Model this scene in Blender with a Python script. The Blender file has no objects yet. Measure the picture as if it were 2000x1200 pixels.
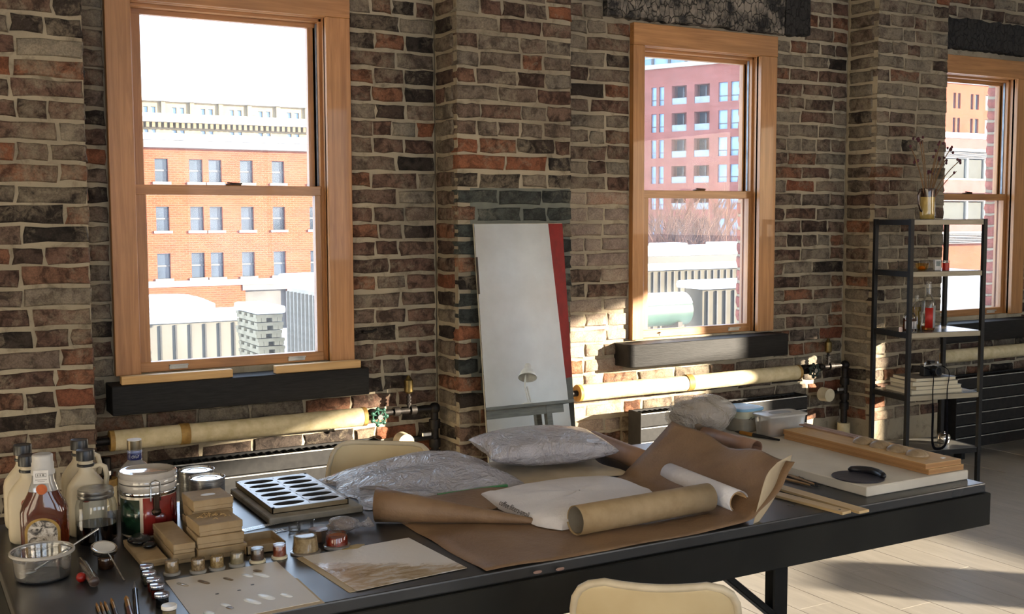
import bpy, bmesh, math, random
from mathutils import Vector, Matrix
random.seed(7)
SC = bpy.context.scene
COL = SC.collection

# ------------------------------------------------------------------ camera
F_PX = 2172.0
YAW, PITCH, ROLL = math.radians(29.5), math.radians(4.6), math.radians(0.2)
H = 1.35
CAM = Vector((0, 0, H))
_f = Vector((math.sin(YAW)*math.cos(PITCH), math.cos(YAW)*math.cos(PITCH), -math.sin(PITCH)))
_r0 = Vector((math.cos(YAW), -math.sin(YAW), 0))
_d0 = _f.cross(_r0)
_r = math.cos(ROLL)*_r0 + math.sin(ROLL)*_d0
_d = -math.sin(ROLL)*_r0 + math.cos(ROLL)*_d0
cd = bpy.data.cameras.new('camera'); cd.sensor_width = 36; cd.lens = 36*F_PX/2000
cd.clip_end = 600; cd.clip_start = 0.05
cam = bpy.data.objects.new('camera', cd); COL.objects.link(cam)
m = Matrix(((_r.x, -_d.x, -_f.x), (_r.y, -_d.y, -_f.y), (_r.z, -_d.z, -_f.z)))
cam.matrix_world = Matrix.Translation(CAM) @ m.to_4x4()
SC.camera = cam

def ray(x, y): return _r*((x-1000)/F_PX) + _d*((y-600)/F_PX) + _f
def PZ(x, y, z): d = ray(x, y); return CAM + d*((z-H)/d.z)
def PY(x, y, Y): d = ray(x, y); return CAM + d*(Y/d.y)
def ZAT(p, y):                      # height above the floor of pixel row y on the vertical through p
    n = _d*F_PX - _f*(y-600)
    q = p - CAM
    return H + (-(q.x*n.x + q.y*n.y))/n.z
def DEP(p): return (p-CAM).dot(_f)

# ------------------------------------------------------------------ world, sun, exposure
SUN = Vector((0.70, -0.70, 0.18)).normalized()
w = bpy.data.worlds.new('world'); SC.world = w; w.use_nodes = True
nt = w.node_tree; nt.nodes.clear()
sky = nt.nodes.new('ShaderNodeTexSky'); sky.sky_type = 'NISHITA'; sky.sun_disc = False
sky.sun_elevation = math.asin(SUN.z); sky.sun_rotation = math.atan2(SUN.x, SUN.y)
sky.dust_density = 1.5; sky.air_density = 1.0; sky.ozone_density = 1.0
bg = nt.nodes.new('ShaderNodeBackground'); bg.inputs[1].default_value = 2.0
out = nt.nodes.new('ShaderNodeOutputWorld')
hz = nt.nodes.new('ShaderNodeMix'); hz.data_type = 'RGBA'; hz.inputs[0].default_value = 0.93
hz.inputs[7].default_value = (1.15, 1.42, 1.85, 1.0)
nt.links.new(sky.outputs[0], hz.inputs[6]); nt.links.new(hz.outputs[2], bg.inputs[0]); nt.links.new(bg.outputs[0], out.inputs[0])
sl = bpy.data.lights.new('sun', 'SUN'); sl.energy = 20.5; sl.angle = math.radians(0.6); sl.color = (1.0, 0.88, 0.70)
so = bpy.data.objects.new('sun', sl); COL.objects.link(so)
so.rotation_euler = SUN.to_track_quat('Z', 'Y').to_euler()
SC.view_settings.view_transform = 'Standard'; SC.view_settings.look = 'None'
SC.view_settings.gamma = 1.0; SC.view_settings.use_curve_mapping = False
SC.view_settings.exposure = 0.55
SC.cycles.use_denoising = True
SC.cycles.max_bounces = 10; SC.cycles.diffuse_bounces = 5; SC.cycles.transparent_max_bounces = 16
SC.cycles.caustics_reflective = False; SC.cycles.caustics_refractive = False
SC.cycles.sample_clamp_indirect = 6.0
def portal(loc, sx, sy, direction):
    l = bpy.data.lights.new('window_portal', 'AREA'); l.shape = 'RECTANGLE'; l.size = sx; l.size_y = sy
    l.cycles.is_portal = True
    o = bpy.data.objects.new('window_portal', l); COL.objects.link(o); o.location = loc
    o.rotation_euler = Vector(direction).to_track_quat('-Z', 'Z').to_euler()

# ------------------------------------------------------------------ helpers
def lin(h):
    h = h.lstrip('#'); r = []
    for i in (0, 2, 4):
        c = int(h[i:i+2], 16)/255
        r.append(c/12.92 if c <= 0.04045 else ((c+0.055)/1.055)**2.4)
    return (*r, 1.0)
class NT:
    def __init__(s, name):
        s.m = bpy.data.materials.new(name); s.m.use_nodes = True
        s.t = s.m.node_tree; s.t.nodes.clear()
        s.o = s.t.nodes.new('ShaderNodeOutputMaterial')
    def n(s, kind, **kw):
        x = s.t.nodes.new(kind)
        for k, v in kw.items():
            if k.startswith('i_'): x.inputs[k[2:].replace('_', ' ')].default_value = v
            else: setattr(x, k, v)
        return x
    def l(s, a, b): s.t.links.new(a, b)
    def ramp(s, fac, stops, interp='LINEAR'):
        r = s.n('ShaderNodeValToRGB'); r.color_ramp.interpolation = interp
        e = r.color_ramp.elements
        while len(e) < len(stops): e.new(0.5)
        for i, (p, c) in enumerate(stops):
            e[i].position = p; e[i].color = c if len(c) == 4 else (*c, 1)
        s.l(fac, r.inputs[0]); return r
    def mix(s, fac, a, b):
        x = s.n('ShaderNodeMix', data_type='RGBA')
        for sock, v in ((x.inputs[0], fac), (x.inputs[6], a), (x.inputs[7], b)):
            if hasattr(v, 'is_output'): s.l(v, sock)
            else: sock.default_value = v
        return x.outputs[2]
    def noise(s, vec, scale, detail=4, rough=0.55, dist=0.0):
        x = s.n('ShaderNodeTexNoise'); x.inputs['Scale'].default_value = scale
        x.inputs['Detail'].default_value = detail; x.inputs['Roughness'].default_value = rough
        x.inputs['Distortion'].default_value = dist
        if vec is not None: s.l(vec, x.inputs['Vector'])
        return x.outputs['Fac']
    def bsdf(s, **kw):
        b = s.n('ShaderNodeBsdfPrincipled')
        for k, v in kw.items():
            sock = b.inputs[k.replace('_', ' ')]
            if hasattr(v, 'is_output'): s.l(v, sock)
            else: sock.default_value = v
        return b
    def bump(s, h, strength, dist, b):
        x = s.n('ShaderNodeBump'); x.inputs['Strength'].default_value = strength; x.inputs['Distance'].default_value = dist
        s.l(h, x.inputs['Height']); s.l(x.outputs[0], b.inputs['Normal']); return x
    def fin(s, sh): s.l(sh, s.o.inputs[0]); return s.m

def M(name, c1, c2=None, rough=0.6, metal=0.0, scale=20, bump=0.0, bdist=0.002, trans=0.0, alpha=1.0, coat=0.0, spec=0.5, stretch=None, ior=1.45, detail=4, sharp=(0.35, 0.65), bscale=None):
    s = NT(name); c1 = lin(c1); c2 = lin(c2) if c2 else tuple(min(1, v*0.82) for v in c1[:3])+(1,)
    tc = s.n('ShaderNodeTexCoord'); vec = tc.outputs['Object']
    if stretch:
        mp = s.n('ShaderNodeMapping'); mp.inputs['Scale'].default_value = stretch; s.l(vec, mp.inputs[0]); vec = mp.outputs[0]
    nz = s.noise(vec, scale, detail)
    r = s.ramp(nz, [(sharp[0], c1), (sharp[1], c2)])
    b = s.bsdf(Base_Color=r.outputs[0], Roughness=rough, Metallic=metal, Transmission_Weight=trans, Alpha=alpha, Coat_Weight=coat, Specular_IOR_Level=spec, IOR=ior)
    if bump: s.bump(s.noise(vec, bscale or scale*2, 5), bump, bdist, b)
    return s.fin(b.outputs[0])

def WOOD(name, c1, c2, axis='z', rough=0.45, sc=1.0, coat=0.0, dark=None):
    s = NT(name); tc = s.n('ShaderNodeTexCoord'); mp = s.n('ShaderNodeMapping')
    k = {'x': (1.2, 26, 26), 'y': (26, 1.2, 26), 'z': (26, 26, 1.2)}[axis]
    mp.inputs['Scale'].default_value = tuple(v*sc for v in k)
    oi = s.n('ShaderNodeObjectInfo')
    ad = s.n('ShaderNodeVectorMath', operation='ADD'); s.l(tc.outputs['Object'], ad.inputs[0])
    s.l(oi.outputs['Random'], ad.inputs[1]); s.l(ad.outputs[0], mp.inputs[0])
    a = s.noise(mp.outputs[0], 2.2, 5, 0.6, 0.8)
    b2 = s.noise(tc.outputs['Object'], 3.0*sc, 3)
    r = s.ramp(a, [(0.3, lin(c2)), (0.7, lin(c1))])
    tone = s.ramp(b2, [(0.3, (0.82, 0.82, 0.82, 1)), (0.7, (1.08, 1.06, 1.04, 1))])
    mx = s.n('ShaderNodeMix', data_type='RGBA', blend_type='MULTIPLY'); mx.inputs[0].default_value = 1
    s.l(r.outputs[0], mx.inputs[6]); s.l(tone.outputs[0], mx.inputs[7])
    b = s.bsdf(Base_Color=mx.outputs[2], Roughness=rough, Coat_Weight=coat)
    s.bump(a, 0.15, 0.001, b)
    return s.fin(b.outputs[0])

def GLASS(name, tint=(1, 1, 1), rough=0.02, refl=0.12, haze=0.0, hazec=(0.9, 0.92, 0.95)):
    s = NT(name)
    tr = s.n('ShaderNodeBsdfTransparent'); tr.inputs[0].default_value = (*tint, 1)
    gl = s.n('ShaderNodeBsdfGlossy'); gl.inputs['Roughness'].default_value = rough
    tc = s.n('ShaderNodeTexCoord')
    fr = s.n('ShaderNodeFresnel'); fr.inputs[0].default_value = 1.45
    mth = s.n('ShaderNodeMath', operation='MULTIPLY_ADD'); s.l(fr.outputs[0], mth.inputs[0]); mth.inputs[1].default_value = refl*4; mth.inputs[2].default_value = refl*0.3
    mx = s.n('ShaderNodeMixShader'); s.l(mth.outputs[0], mx.inputs[0]); s.l(tr.outputs[0], mx.inputs[1]); s.l(gl.outputs[0], mx.inputs[2])
    res = mx.outputs[0]
    if haze:
        df = s.n('ShaderNodeBsdfDiffuse'); df.inputs[0].default_value = (*hazec, 1)
        tl = s.n('ShaderNodeBsdfTranslucent'); tl.inputs[0].default_value = (*hazec, 1)
        ms = s.n('ShaderNodeMixShader'); ms.inputs[0].default_value = 0.5; s.l(df.outputs[0], ms.inputs[1]); s.l(tl.outputs[0], ms.inputs[2])
        nz = s.noise(tc.outputs['Object'], 6, 4)
        rr = s.n('ShaderNodeMapRange'); s.l(nz, rr.inputs[0]); rr.inputs[1].default_value = 0.3; rr.inputs[2].default_value = 0.7
        rr.inputs[3].default_value = haze*0.7; rr.inputs[4].default_value = haze*1.3
        m2 = s.n('ShaderNodeMixShader'); s.l(rr.outputs[0], m2.inputs[0]); s.l(res, m2.inputs[1]); s.l(ms.outputs[0], m2.inputs[2]); res = m2.outputs[0]
    return s.fin(res)

class MB:
    def __init__(s): s.v = []; s.f = []
    def add(s, vs, fs):
        o = len(s.v); s.v += [tuple(v) for v in vs]; s.f += [tuple(i+o for i in f) for f in fs]; return s
    def box(s, x0, x1, y0, y1, z0, z1):
        return s.add([(x0,y0,z0),(x1,y0,z0),(x1,y1,z0),(x0,y1,z0),(x0,y0,z1),(x1,y0,z1),(x1,y1,z1),(x0,y1,z1)],
                     [(3,2,1,0),(4,5,6,7),(0,1,5,4),(1,2,6,5),(2,3,7,6),(3,0,4,7)])
    def cbox(s, c, sz, mat=None):
        x, y, z = (v/2 for v in sz); o = len(s.v)
        s.box(-x, x, -y, y, -z, z); M4 = mat or Matrix.Identity(3)
        for i in range(o, len(s.v)):
            p = M4 @ Vector(s.v[i]) + Vector(c); s.v[i] = tuple(p)
        return s
    def bar(s, a, b, wd, th, up=(0, 0, 1)):
        a, b = Vector(a), Vector(b); d = (b-a); L = d.length; d.normalize()
        u = Vector(up); sd = d.cross(u)
        if sd.length < 1e-4: sd = d.cross(Vector((0, 1, 0)))
        sd.normalize(); u = sd.cross(d)
        return s.cbox((a+b)/2, (L, wd, th), Matrix((d, sd, u)).transposed())
    def lathe(s, prof, n=24, c=(0, 0, 0), sx=1, sy=1, top=True, bot=True):
        vs = []; fs = []; k = len(prof)
        for r, z in prof:
            for i in range(n):
                a = 2*math.pi*i/n; vs.append((c[0]+r*sx*math.cos(a), c[1]+r*sy*math.sin(a), c[2]+z))
        for j in range(k-1):
            for i in range(n):
                i2 = (i+1) % n; fs.append((j*n+i, j*n+i2, (j+1)*n+i2, (j+1)*n+i))
        if bot: fs.append(tuple(range(n-1, -1, -1)))
        if top: fs.append(tuple((k-1)*n+i for i in range(n)))
        return s.add(vs, fs)
    def loft(s, secs, n=28, c=(0, 0, 0)):
        """sections (z, rx, ry, exponent[, ox, oy])"""
        vs = []; fs = []
        for q in secs:
            z, rx, ry, e = q[:4]; ox, oy = (q[4], q[5]) if len(q) > 4 else (0, 0)
            for i in range(n):
                a = 2*math.pi*i/n; ca, sa = math.cos(a), math.sin(a)
                vs.append((c[0]+ox+rx*math.copysign(abs(ca)**(2/e), ca), c[1]+oy+ry*math.copysign(abs(sa)**(2/e), sa), c[2]+z))
        for j in range(len(secs)-1):
            for i in range(n):
                i2 = (i+1) % n; fs.append((j*n+i, j*n+i2, (j+1)*n+i2, (j+1)*n+i))
        fs.append(tuple(range(n-1, -1, -1))); fs.append(tuple((len(secs)-1)*n+i for i in range(n)))
        return s.add(vs, fs)
    def tube(s, pts, r, n=8, cap=True):
        P = [Vector(p) for p in pts]; rs = r if isinstance(r, (list, tuple)) else [r]*len(P)
        vs = []; fs = []; pu = None
        for i, p in enumerate(P):
            t = (P[min(i+1, len(P)-1)] - P[max(i-1, 0)]).normalized()
            u = pu if pu is not None else (Vector((0, 0, 1)) if abs(t.z) < 0.9 else Vector((1, 0, 0)))
            u = (u - t*u.dot(t)).normalized(); pu = u; v = t.cross(u)
            for j in range(n):
                a = 2*math.pi*j/n; vs.append(p + (u*math.cos(a)+v*math.sin(a))*rs[i])
        for i in range(len(P)-1):
            for j in range(n):
                j2 = (j+1) % n; fs.append((i*n+j, i*n+j2, (i+1)*n+j2, (i+1)*n+j))
        if cap: fs.append(tuple(range(n-1, -1, -1))); fs.append(tuple((len(P)-1)*n+j for j in range(n)))
        return s.add(vs, fs)
    def prism(s, poly, z0, z1):
        n = len(poly)
        vs = [(p[0], p[1], z0) for p in poly]+[(p[0], p[1], z1) for p in poly]
        fs = [tuple(range(n-1, -1, -1)), tuple(range(n, 2*n))]+[(i, (i+1) % n, n+(i+1) % n, n+i) for i in range(n)]
        return s.add(vs, fs)
    def grid(s, rows):
        nr, nc = len(rows), len(rows[0]); vs = [p for r in rows for p in r]
        return s.add(vs, [(j*nc+i, j*nc+i+1, (j+1)*nc+i+1, (j+1)*nc+i) for j in range(nr-1) for i in range(nc-1)])
    def ell(s, c, rx, ry, rz, nu=16, nv=10, fn=None):
        prof = [(max(1e-4, math.sin(math.pi*j/nv)), -math.cos(math.pi*j/nv)) for j in range(nv+1)]
        o = len(s.v); s.lathe(prof, nu)
        for i in range(o, len(s.v)):
            x, y, z = s.v[i]; k = fn(x, y, z) if fn else 1
            s.v[i] = (c[0]+x*rx*k, c[1]+y*ry*k, c[2]+z*rz*k)
        return s
    def mesh(s, name):
        me = bpy.data.meshes.new(name); me.from_pydata([tuple(v) for v in s.v], [], s.f); me.update(); return me
    def build(s, name, mat, parent=None, loc=(0, 0, 0), rz=0, smooth=None, bev=0, seg=1, solid=0, sub=0, kind=None, fixn=True):
        me = s.mesh(name)
        bm = bmesh.new(); bm.from_mesh(me)
        if fixn: bmesh.ops.recalc_face_normals(bm, faces=bm.faces)
        if bev:
            ed = [e for e in bm.edges if len(e.link_faces) == 2 and e.calc_face_angle(0) > 0.5]
            bmesh.ops.bevel(bm, geom=ed, offset=bev, segments=seg, profile=0.6, affect='EDGES', clamp_overlap=True)
        bm.to_mesh(me); bm.free()
        if smooth:
            for p in me.polygons: p.use_smooth = True
            me.set_sharp_from_angle(angle=math.radians(smooth))
        me.materials.append(mat)
        o = bpy.data.objects.new(name, me); COL.objects.link(o)
        o.location = loc; o.rotation_euler = (0, 0, rz)
        if parent: o.parent = parent
        if solid:
            md = o.modifiers.new('solid', 'SOLIDIFY'); md.thickness = solid; md.offset = 0
        if sub:
            md = o.modifiers.new('sub', 'SUBSURF'); md.levels = sub; md.render_levels = sub
        if kind: o['kind'] = kind
        return o
def tag(o, label, cat, group=None):
    o['label'] = label; o['category'] = cat
    if group: o['group'] = group
    return o
def thing(name, label, cat, loc=(0, 0, 0), rz=0, group=None):
    o = bpy.data.objects.new(name, None); COL.objects.link(o); o.location = loc; o.rotation_euler = (0, 0, rz)
    o.empty_display_size = 0.05
    return tag(o, label, cat, group)
def structure(name):
    o = bpy.data.objects.new(name, None); COL.objects.link(o); o['kind'] = 'structure'; return o
def clone(root, loc, rz=0, label=None):
    c = root.copy(); COL.objects.link(c); c.location = loc; c.rotation_euler = (0, 0, rz)
    if label: c['label'] = label
    for ch in root.children:
        k = ch.copy(); COL.objects.link(k); k.parent = c
        for g in ch.children:
            q = g.copy(); COL.objects.link(q); q.parent = k
    return c
def rnd(a, b): return random.uniform(a, b)

# ------------------------------------------------------------------ materials
def brick_mat(name, stops, smear, smear_c, dark=0.5, bumpk=0.5):
    s = NT(name); tc = s.n('ShaderNodeTexCoord'); oi = s.n('ShaderNodeObjectInfo'); ge = s.n('ShaderNodeNewGeometry')
    base = s.ramp(oi.outputs['Random'], [(p, lin(c)) for p, c in stops])
    ad = s.n('ShaderNodeVectorMath', operation='ADD'); s.l(ge.outputs['Position'], ad.inputs[0])
    ml = s.n('ShaderNodeMath', operation='MULTIPLY'); ml.inputs[1].default_value = 7; s.l(oi.outputs['Random'], ml.inputs[0]); s.l(ml.outputs[0], ad.inputs[1])
    n1 = s.noise(ad.outputs[0], 22, 6, 0.65, 0.6)
    soot = s.ramp(n1, [(0.40, (0.22, 0.20, 0.19, 1)), (0.56, (1, 1, 1, 1))])
    mx = s.n('ShaderNodeMix', data_type='RGBA', blend_type='MULTIPLY'); mx.inputs[0].default_value = dark
    s.l(base.outputs[0], mx.inputs[6]); s.l(soot.outputs[0], mx.inputs[7])
    n2 = s.noise(ad.outputs[0], 30, 8, 0.72, 1.0)
    n3 = s.noise(ge.outputs['Position'], 1.9, 4)
    n4 = s.noise(ge.outputs['Position'], 9.0, 5, 0.6, 0.5)
    sm = s.n('ShaderNodeMath', operation='ADD'); s.l(n2, sm.inputs[0]); s.l(n3, sm.inputs[1])
    sm2 = s.n('ShaderNodeMath', operation='ADD'); s.l(sm.outputs[0], sm2.inputs[0]); s.l(n4, sm2.inputs[1])
    hv = s.n('ShaderNodeMath', operation='MULTIPLY'); hv.inputs[1].default_value = 1/3; s.l(sm2.outputs[0], hv.inputs[0])
    t = 0.60 - smear*0.16
    fac = s.ramp(hv.outputs[0], [(t, (0, 0, 0, 1)), (t+0.05, (0.45, 0.45, 0.45, 1)), (t+0.13, (0.92, 0.92, 0.92, 1))])
    scol = s.ramp(n4, [(0.3, tuple(v*0.72 for v in lin(smear_c)[:3])+(1,)), (0.7, lin(smear_c))])
    col = s.mix(fac.outputs[0], mx.outputs[2], scol.outputs[0])
    n5 = s.noise(ge.outputs['Position'], 170, 4, 0.7); gr = s.ramp(n5, [(0.35, (0.62, 0.61, 0.6, 1)), (0.6, (1.1, 1.1, 1.1, 1))])
    gm = s.n('ShaderNodeMix', data_type='RGBA', blend_type='MULTIPLY'); gm.inputs[0].default_value = 0.8; s.l(col, gm.inputs[6]); s.l(gr.outputs[0], gm.inputs[7]); col = gm.outputs[2]
    b = s.bsdf(Base_Color=col, Roughness=0.88, Specular_IOR_Level=0.25)
    s.bump(n2, bumpk*1.4, 0.010, b)
    return s.fin(b.outputs[0])
BR_A = brick_mat('brick_mixed', [(0, '#342d28'), (0.14, '#443931'), (0.32, '#6a5043'), (0.5, '#735a4b'), (0.68, '#6e6256'), (0.86, '#7b5641'), (1, '#875d45')], 0.66, '#8d806c', 0.85)
BR_L = brick_mat('brick_limewashed', [(0, '#5d5249'), (0.3, '#716052'), (0.6, '#7a6f61'), (0.85, '#7b7366'), (1, '#866b58')], 0.9, '#958975', 0.7)
BR_T = brick_mat('brick_teal_paint', [(0, '#363836'), (0.4, '#424541'), (0.8, '#4a4e49'), (1, '#55473e')], 0.5, '#727064', 0.65)
BR_O = brick_mat('brick_orange', [(0, '#80503a'), (0.6, '#8d5b40'), (1, '#784836')], 0.55, '#8d806c', 0.55)
BR_P = brick_mat('brick_pale_plastered', [(0, '#85746a'), (0.4, '#958275'), (0.7, '#9c8d7f'), (1, '#a5846f')], 1.0, '#b0a08c', 0.35)
BR_X = brick_mat('brick_outside_red', [(0, '#8e4a3e'), (0.5, '#9c5546'), (1, '#a3604f')], 0.1, '#b09a88', 0.4)
def mortar_mat():
    s = NT('mortar'); ge = s.n('ShaderNodeNewGeometry'); p = ge.outputs['Position']
    a = s.noise(p, 40, 7, 0.7); b3 = s.noise(p, 2.2, 4); c3 = s.noise(p, 11, 5, 0.65, 0.8)
    r = s.ramp(b3, [(0.35, lin('#8f836f')), (0.65, lin('#afa28a'))])
    gr = s.ramp(c3, [(0.3, (0.35, 0.33, 0.31, 1)), (0.47, (1, 1, 1, 1))])
    mx = s.n('ShaderNodeMix', data_type='RGBA', blend_type='MULTIPLY'); mx.inputs[0].default_value = 0.7
    s.l(r.outputs[0], mx.inputs[6]); s.l(gr.outputs[0], mx.inputs[7])
    b = s.bsdf(Base_Color=mx.outputs[2], Roughness=0.95, Specular_IOR_Level=0.15)
    s.bump(a, 0.9, 0.008, b); return s.fin(b.outputs[0])
MORTAR = mortar_mat()
PINE = WOOD('pine_window_vertical', '#bd8750', '#966334', 'z', 0.42, 1.0, 0.15)
PINEH = WOOD('pine_window_horizontal', '#bd8750', '#966334', 'x', 0.42, 1.0, 0.15)
BLACKT = M('black_painted_timber', '#1f1d1c', '#131211', 0.62, spec=0.25, bump=0.5, scale=8, stretch=(2, 20, 20), bdist=0.002)
PANE = GLASS('window_glass', (0.97, 0.98, 0.98), 0.0, 0.012, haze=0.038)
WHITEWALL = M('white_painted_wall', '#efece3', '#e6e2d8', 0.8, scale=3, bump=0.1)
CEIL = M('ceiling_paint', '#cfc9bd', '#c2bbad', 0.85, scale=3)
STEEL = M('brushed_steel', '#b8b8b6', '#8f8f8e', 0.28, 1.0, scale=60, stretch=(1, 1, 8))
CHROME = M('polished_chrome', '#d8d8d8', '#bcbcbc', 0.08, 1.0, scale=30)
BLACKM = M('black_powder_coat', '#19191a', '#101011', 0.5, 0.0, spec=0.35, scale=60)
RADM = M('radiator_anthracite', '#232221', '#1a1919', 0.6, 0.0, spec=0.25, scale=40)
RADL = M('radiator_seam', '#c9c7c2', '#a9a7a3', 0.35, 0.6, scale=40)
PIPEW = M('pipe_lagging_canvas', '#cdbf9d', '#b7a882', 0.75, scale=25, bump=0.6, bdist=0.003, bscale=90)
PIPEB = M('pipe_lagging_band', '#a58245', '#80602d', 0.6, scale=30)
IRON = M('cast_iron_pipe', '#2a2521', '#1a1715', 0.5, 0.6, scale=40, bump=0.4)
IVORY = M('ivory_plastic', '#d9cdb0', '#c9bc9c', 0.4, scale=15)
KRAFT = M('kraft_card', '#a08968', '#8f7857', 0.75, scale=30, bump=0.15)
def CREASE(name, c1, c2, rough, k=1.0):
    s = NT(name); tc = s.n('ShaderNodeTexCoord'); p_ = tc.outputs['Object']
    n0 = s.noise(p_, 9, 4); n1 = s.noise(p_, 4.5, 3, .5, .6); n2 = s.noise(p_, 150, 4, .6)
    r = s.ramp(n0, [(.35, lin(c1)), (.65, lin(c2))])
    a1 = s.n('ShaderNodeMath', operation='SUBTRACT'); s.l(n1, a1.inputs[0]); a1.inputs[1].default_value = .5
    a2 = s.n('ShaderNodeMath', operation='ABSOLUTE'); s.l(a1.outputs[0], a2.inputs[0])
    a3 = s.n('ShaderNodeMath', operation='MINIMUM'); s.l(a2.outputs[0], a3.inputs[0]); a3.inputs[1].default_value = .06
    a4 = s.n('ShaderNodeMath', operation='MULTIPLY_ADD'); s.l(a3.outputs[0], a4.inputs[0]); a4.inputs[1].default_value = 6*k; s.l(n2, a4.inputs[2])
    b = s.bsdf(Base_Color=r.outputs[0], Roughness=rough); s.bump(a4.outputs[0], .35, .004, b); return s.fin(b.outputs[0])
KRAFTP = CREASE('kraft_paper', '#866a4e', '#745940', 0.6)
KRAFTL = M('kraft_paper_pale_side', '#bba88a', '#ab9879', 0.7, scale=9, bump=0.2)
WPAPER = CREASE('white_paper', '#dedadb', '#d2cdce', 0.65, 1.6)
CREAMJ = M('cream_plastic_jug', '#bdb096', '#aea187', 0.42, scale=12)
BLACKP = M('black_plastic', '#17171a', '#0e0e10', 0.32, scale=40)
WHITEP = M('white_plastic', '#dcdad6', '#cbc8c3', 0.35, scale=20)
TABLE = None

# ------------------------------------------------------------------ room shell
XR, XL, YB, ZC = 8.2, -3.2, -4.2, 3.5
WALL_Y, PIL_Y = 4.25, 4.05
def floor_mat(name, c1, c2):
    s = NT(name); tc = s.n('ShaderNodeTexCoord'); oi = s.n('ShaderNodeObjectInfo')
    mp = s.n('ShaderNodeMapping'); mp.inputs['Scale'].default_value = (14, 1.6, 4)
    ad = s.n('ShaderNodeVectorMath', operation='ADD'); s.l(tc.outputs['Object'], ad.inputs[0]); s.l(oi.outputs['Random'], ad.inputs[1])
    s.l(ad.outputs[0], mp.inputs[0])
    a = s.noise(mp.outputs[0], 2.0, 5, 0.6, 0.5); f2 = s.noise(tc.outputs['Object'], 60, 3)
    r = s.ramp(a, [(0.3, lin(c1)), (0.7, lin(c2))])
    sp = s.ramp(f2, [(0.68, (1, 1, 1, 1)), (0.72, (1.25, 1.25, 1.25, 1))])
    mx = s.n('ShaderNodeMix', data_type='RGBA', blend_type='MULTIPLY'); mx.inputs[0].default_value = 1
    s.l(r.outputs[0], mx.inputs[6]); s.l(sp.outputs[0], mx.inputs[7])
    b = s.bsdf(Base_Color=mx.outputs[2], Roughness=0.42, Specular_IOR_Level=0.5)
    s.bump(a, 0.08, 0.001, b); return s.fin(b.outputs[0])
FLM = floor_mat('floor_vinyl_plank', '#a9a195', '#978f84')
fl = structure('floor')
MB().box(XL-0.2, XR+0.2, YB-0.2, 4.7, -0.12, -0.004).build('slab', FLM, fl)
pk = []
for L in (0.914,):
    mb = MB().box(-0.0745, 0.0745, -L/2+0.0006, L/2-0.0006, -0.004, 0.0)
    pk.append(mb.build('plank', FLM, fl, loc=(0, 0, -5), bev=0.0006))
pm = pk[0].data; bpy.data.objects.remove(pk[0])
npl = 0
for i in range(30):
    x = 1.26 + i*0.151
    y = 1.35 + ((i*0.37) % 0.914)
    while y < 4.1:
        # only what the photo shows right of and under the table
        if y + 0.5 > 0.55*(x) and npl < 150:
            o = bpy.data.objects.new('plank', pm); COL.objects.link(o); o.parent = fl; o.location = (x, y, rnd(-0.0004, 0.0)); npl += 1
        y += 0.914
ce = MB().box(XL-0.2, XR+0.2, YB-0.2, 4.7, ZC, ZC+0.15).build('ceiling', CEIL); ce['kind'] = 'structure'
wl = MB().box(XL-0.2, XL, YB, 4.25, 0, ZC).build('wall_left', WHITEWALL); wl['kind'] = 'structure'

def holed(mb, u0, u1, z0, z1, holes, put):
    us = sorted({u0, u1, *[h[0] for h in holes], *[h[1] for h in holes]}); us = [u for u in us if u0 <= u <= u1]
    for a, b in zip(us, us[1:]):
        cuts = sorted([(h[2], h[3]) for h in holes if h[0] <= a+1e-6 and h[1] >= b-1e-6])
        z = z0
        for c, d in cuts:
            if c > z: put(mb, a, b, z, c)
            z = max(z, d)
        if z < z1: put(mb, a, b, z, z1)
# right wall with two factory windows the sun comes through
RW = [(-3.55, -0.45, 1.10, 2.34), (-0.12, 0.36, 1.05, 1.80)]
mb = MB(); holed(mb, YB-0.2, 4.7, 0, ZC, RW, lambda m_, a, b, c, d: m_.box(XR, XR+0.3, a, b, c, d))
wr = mb.build('wall_right', WHITEWALL); wr['kind'] = 'structure'
BW = [(-2.6, -0.6, 0.8, 2.7), (0.2, 2.2, 0.8, 2.7), (3.0, 5.0, 0.8, 2.7)]
mb = MB(); holed(mb, XL-0.2, XR+0.3, 0, ZC, BW, lambda m_, a, b, c, d: m_.box(a, b, YB-0.3, YB, c, d))
wb = mb.build('wall_back', WHITEWALL); wb['kind'] = 'structure'
WHITEF = M('white_window_frame', '#d9d6cf', '#ccc9c1', 0.5)
wn = 4
for (a, b, c, d) in RW:
    r = structure('window_%d' % wn); wn += 1
    mb = MB(); x0, x1 = XR+0.08, XR+0.12
    for (p, q, e, g) in ((a, a+0.04, c, d), (b-0.04, b, c, d), (a, b, c, c+0.04), (a, b, d-0.04, d)): mb.box(x0, x1, p, q, e, g)
    mb.build('frame', WHITEF, r)
    portal((XR+0.02, (a+b)/2, (c+d)/2), b-a, d-c, (-1, 0, 0))
for (a, b, c, d) in BW:
    r = structure('window_%d' % wn); wn += 1
    mb = MB(); y0, y1 = YB-0.12, YB-0.08
    for (p, q, e, g) in ((a, a+0.05, c, d), (b-0.05, b, c, d), (a, b, c, c+0.05), (a, b, d-0.05, d)): mb.box(p, q, y0, y1, e, g)
    mb.build('frame', WHITEF, r)
    MB().box((a+b)/2-0.02, (a+b)/2+0.02, y0, y1, c, d).build('mullion', WHITEF, r)
    portal(((a+b)/2, YB-0.02, (c+d)/2), b-a, d-c, (0, 1, 0))
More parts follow.
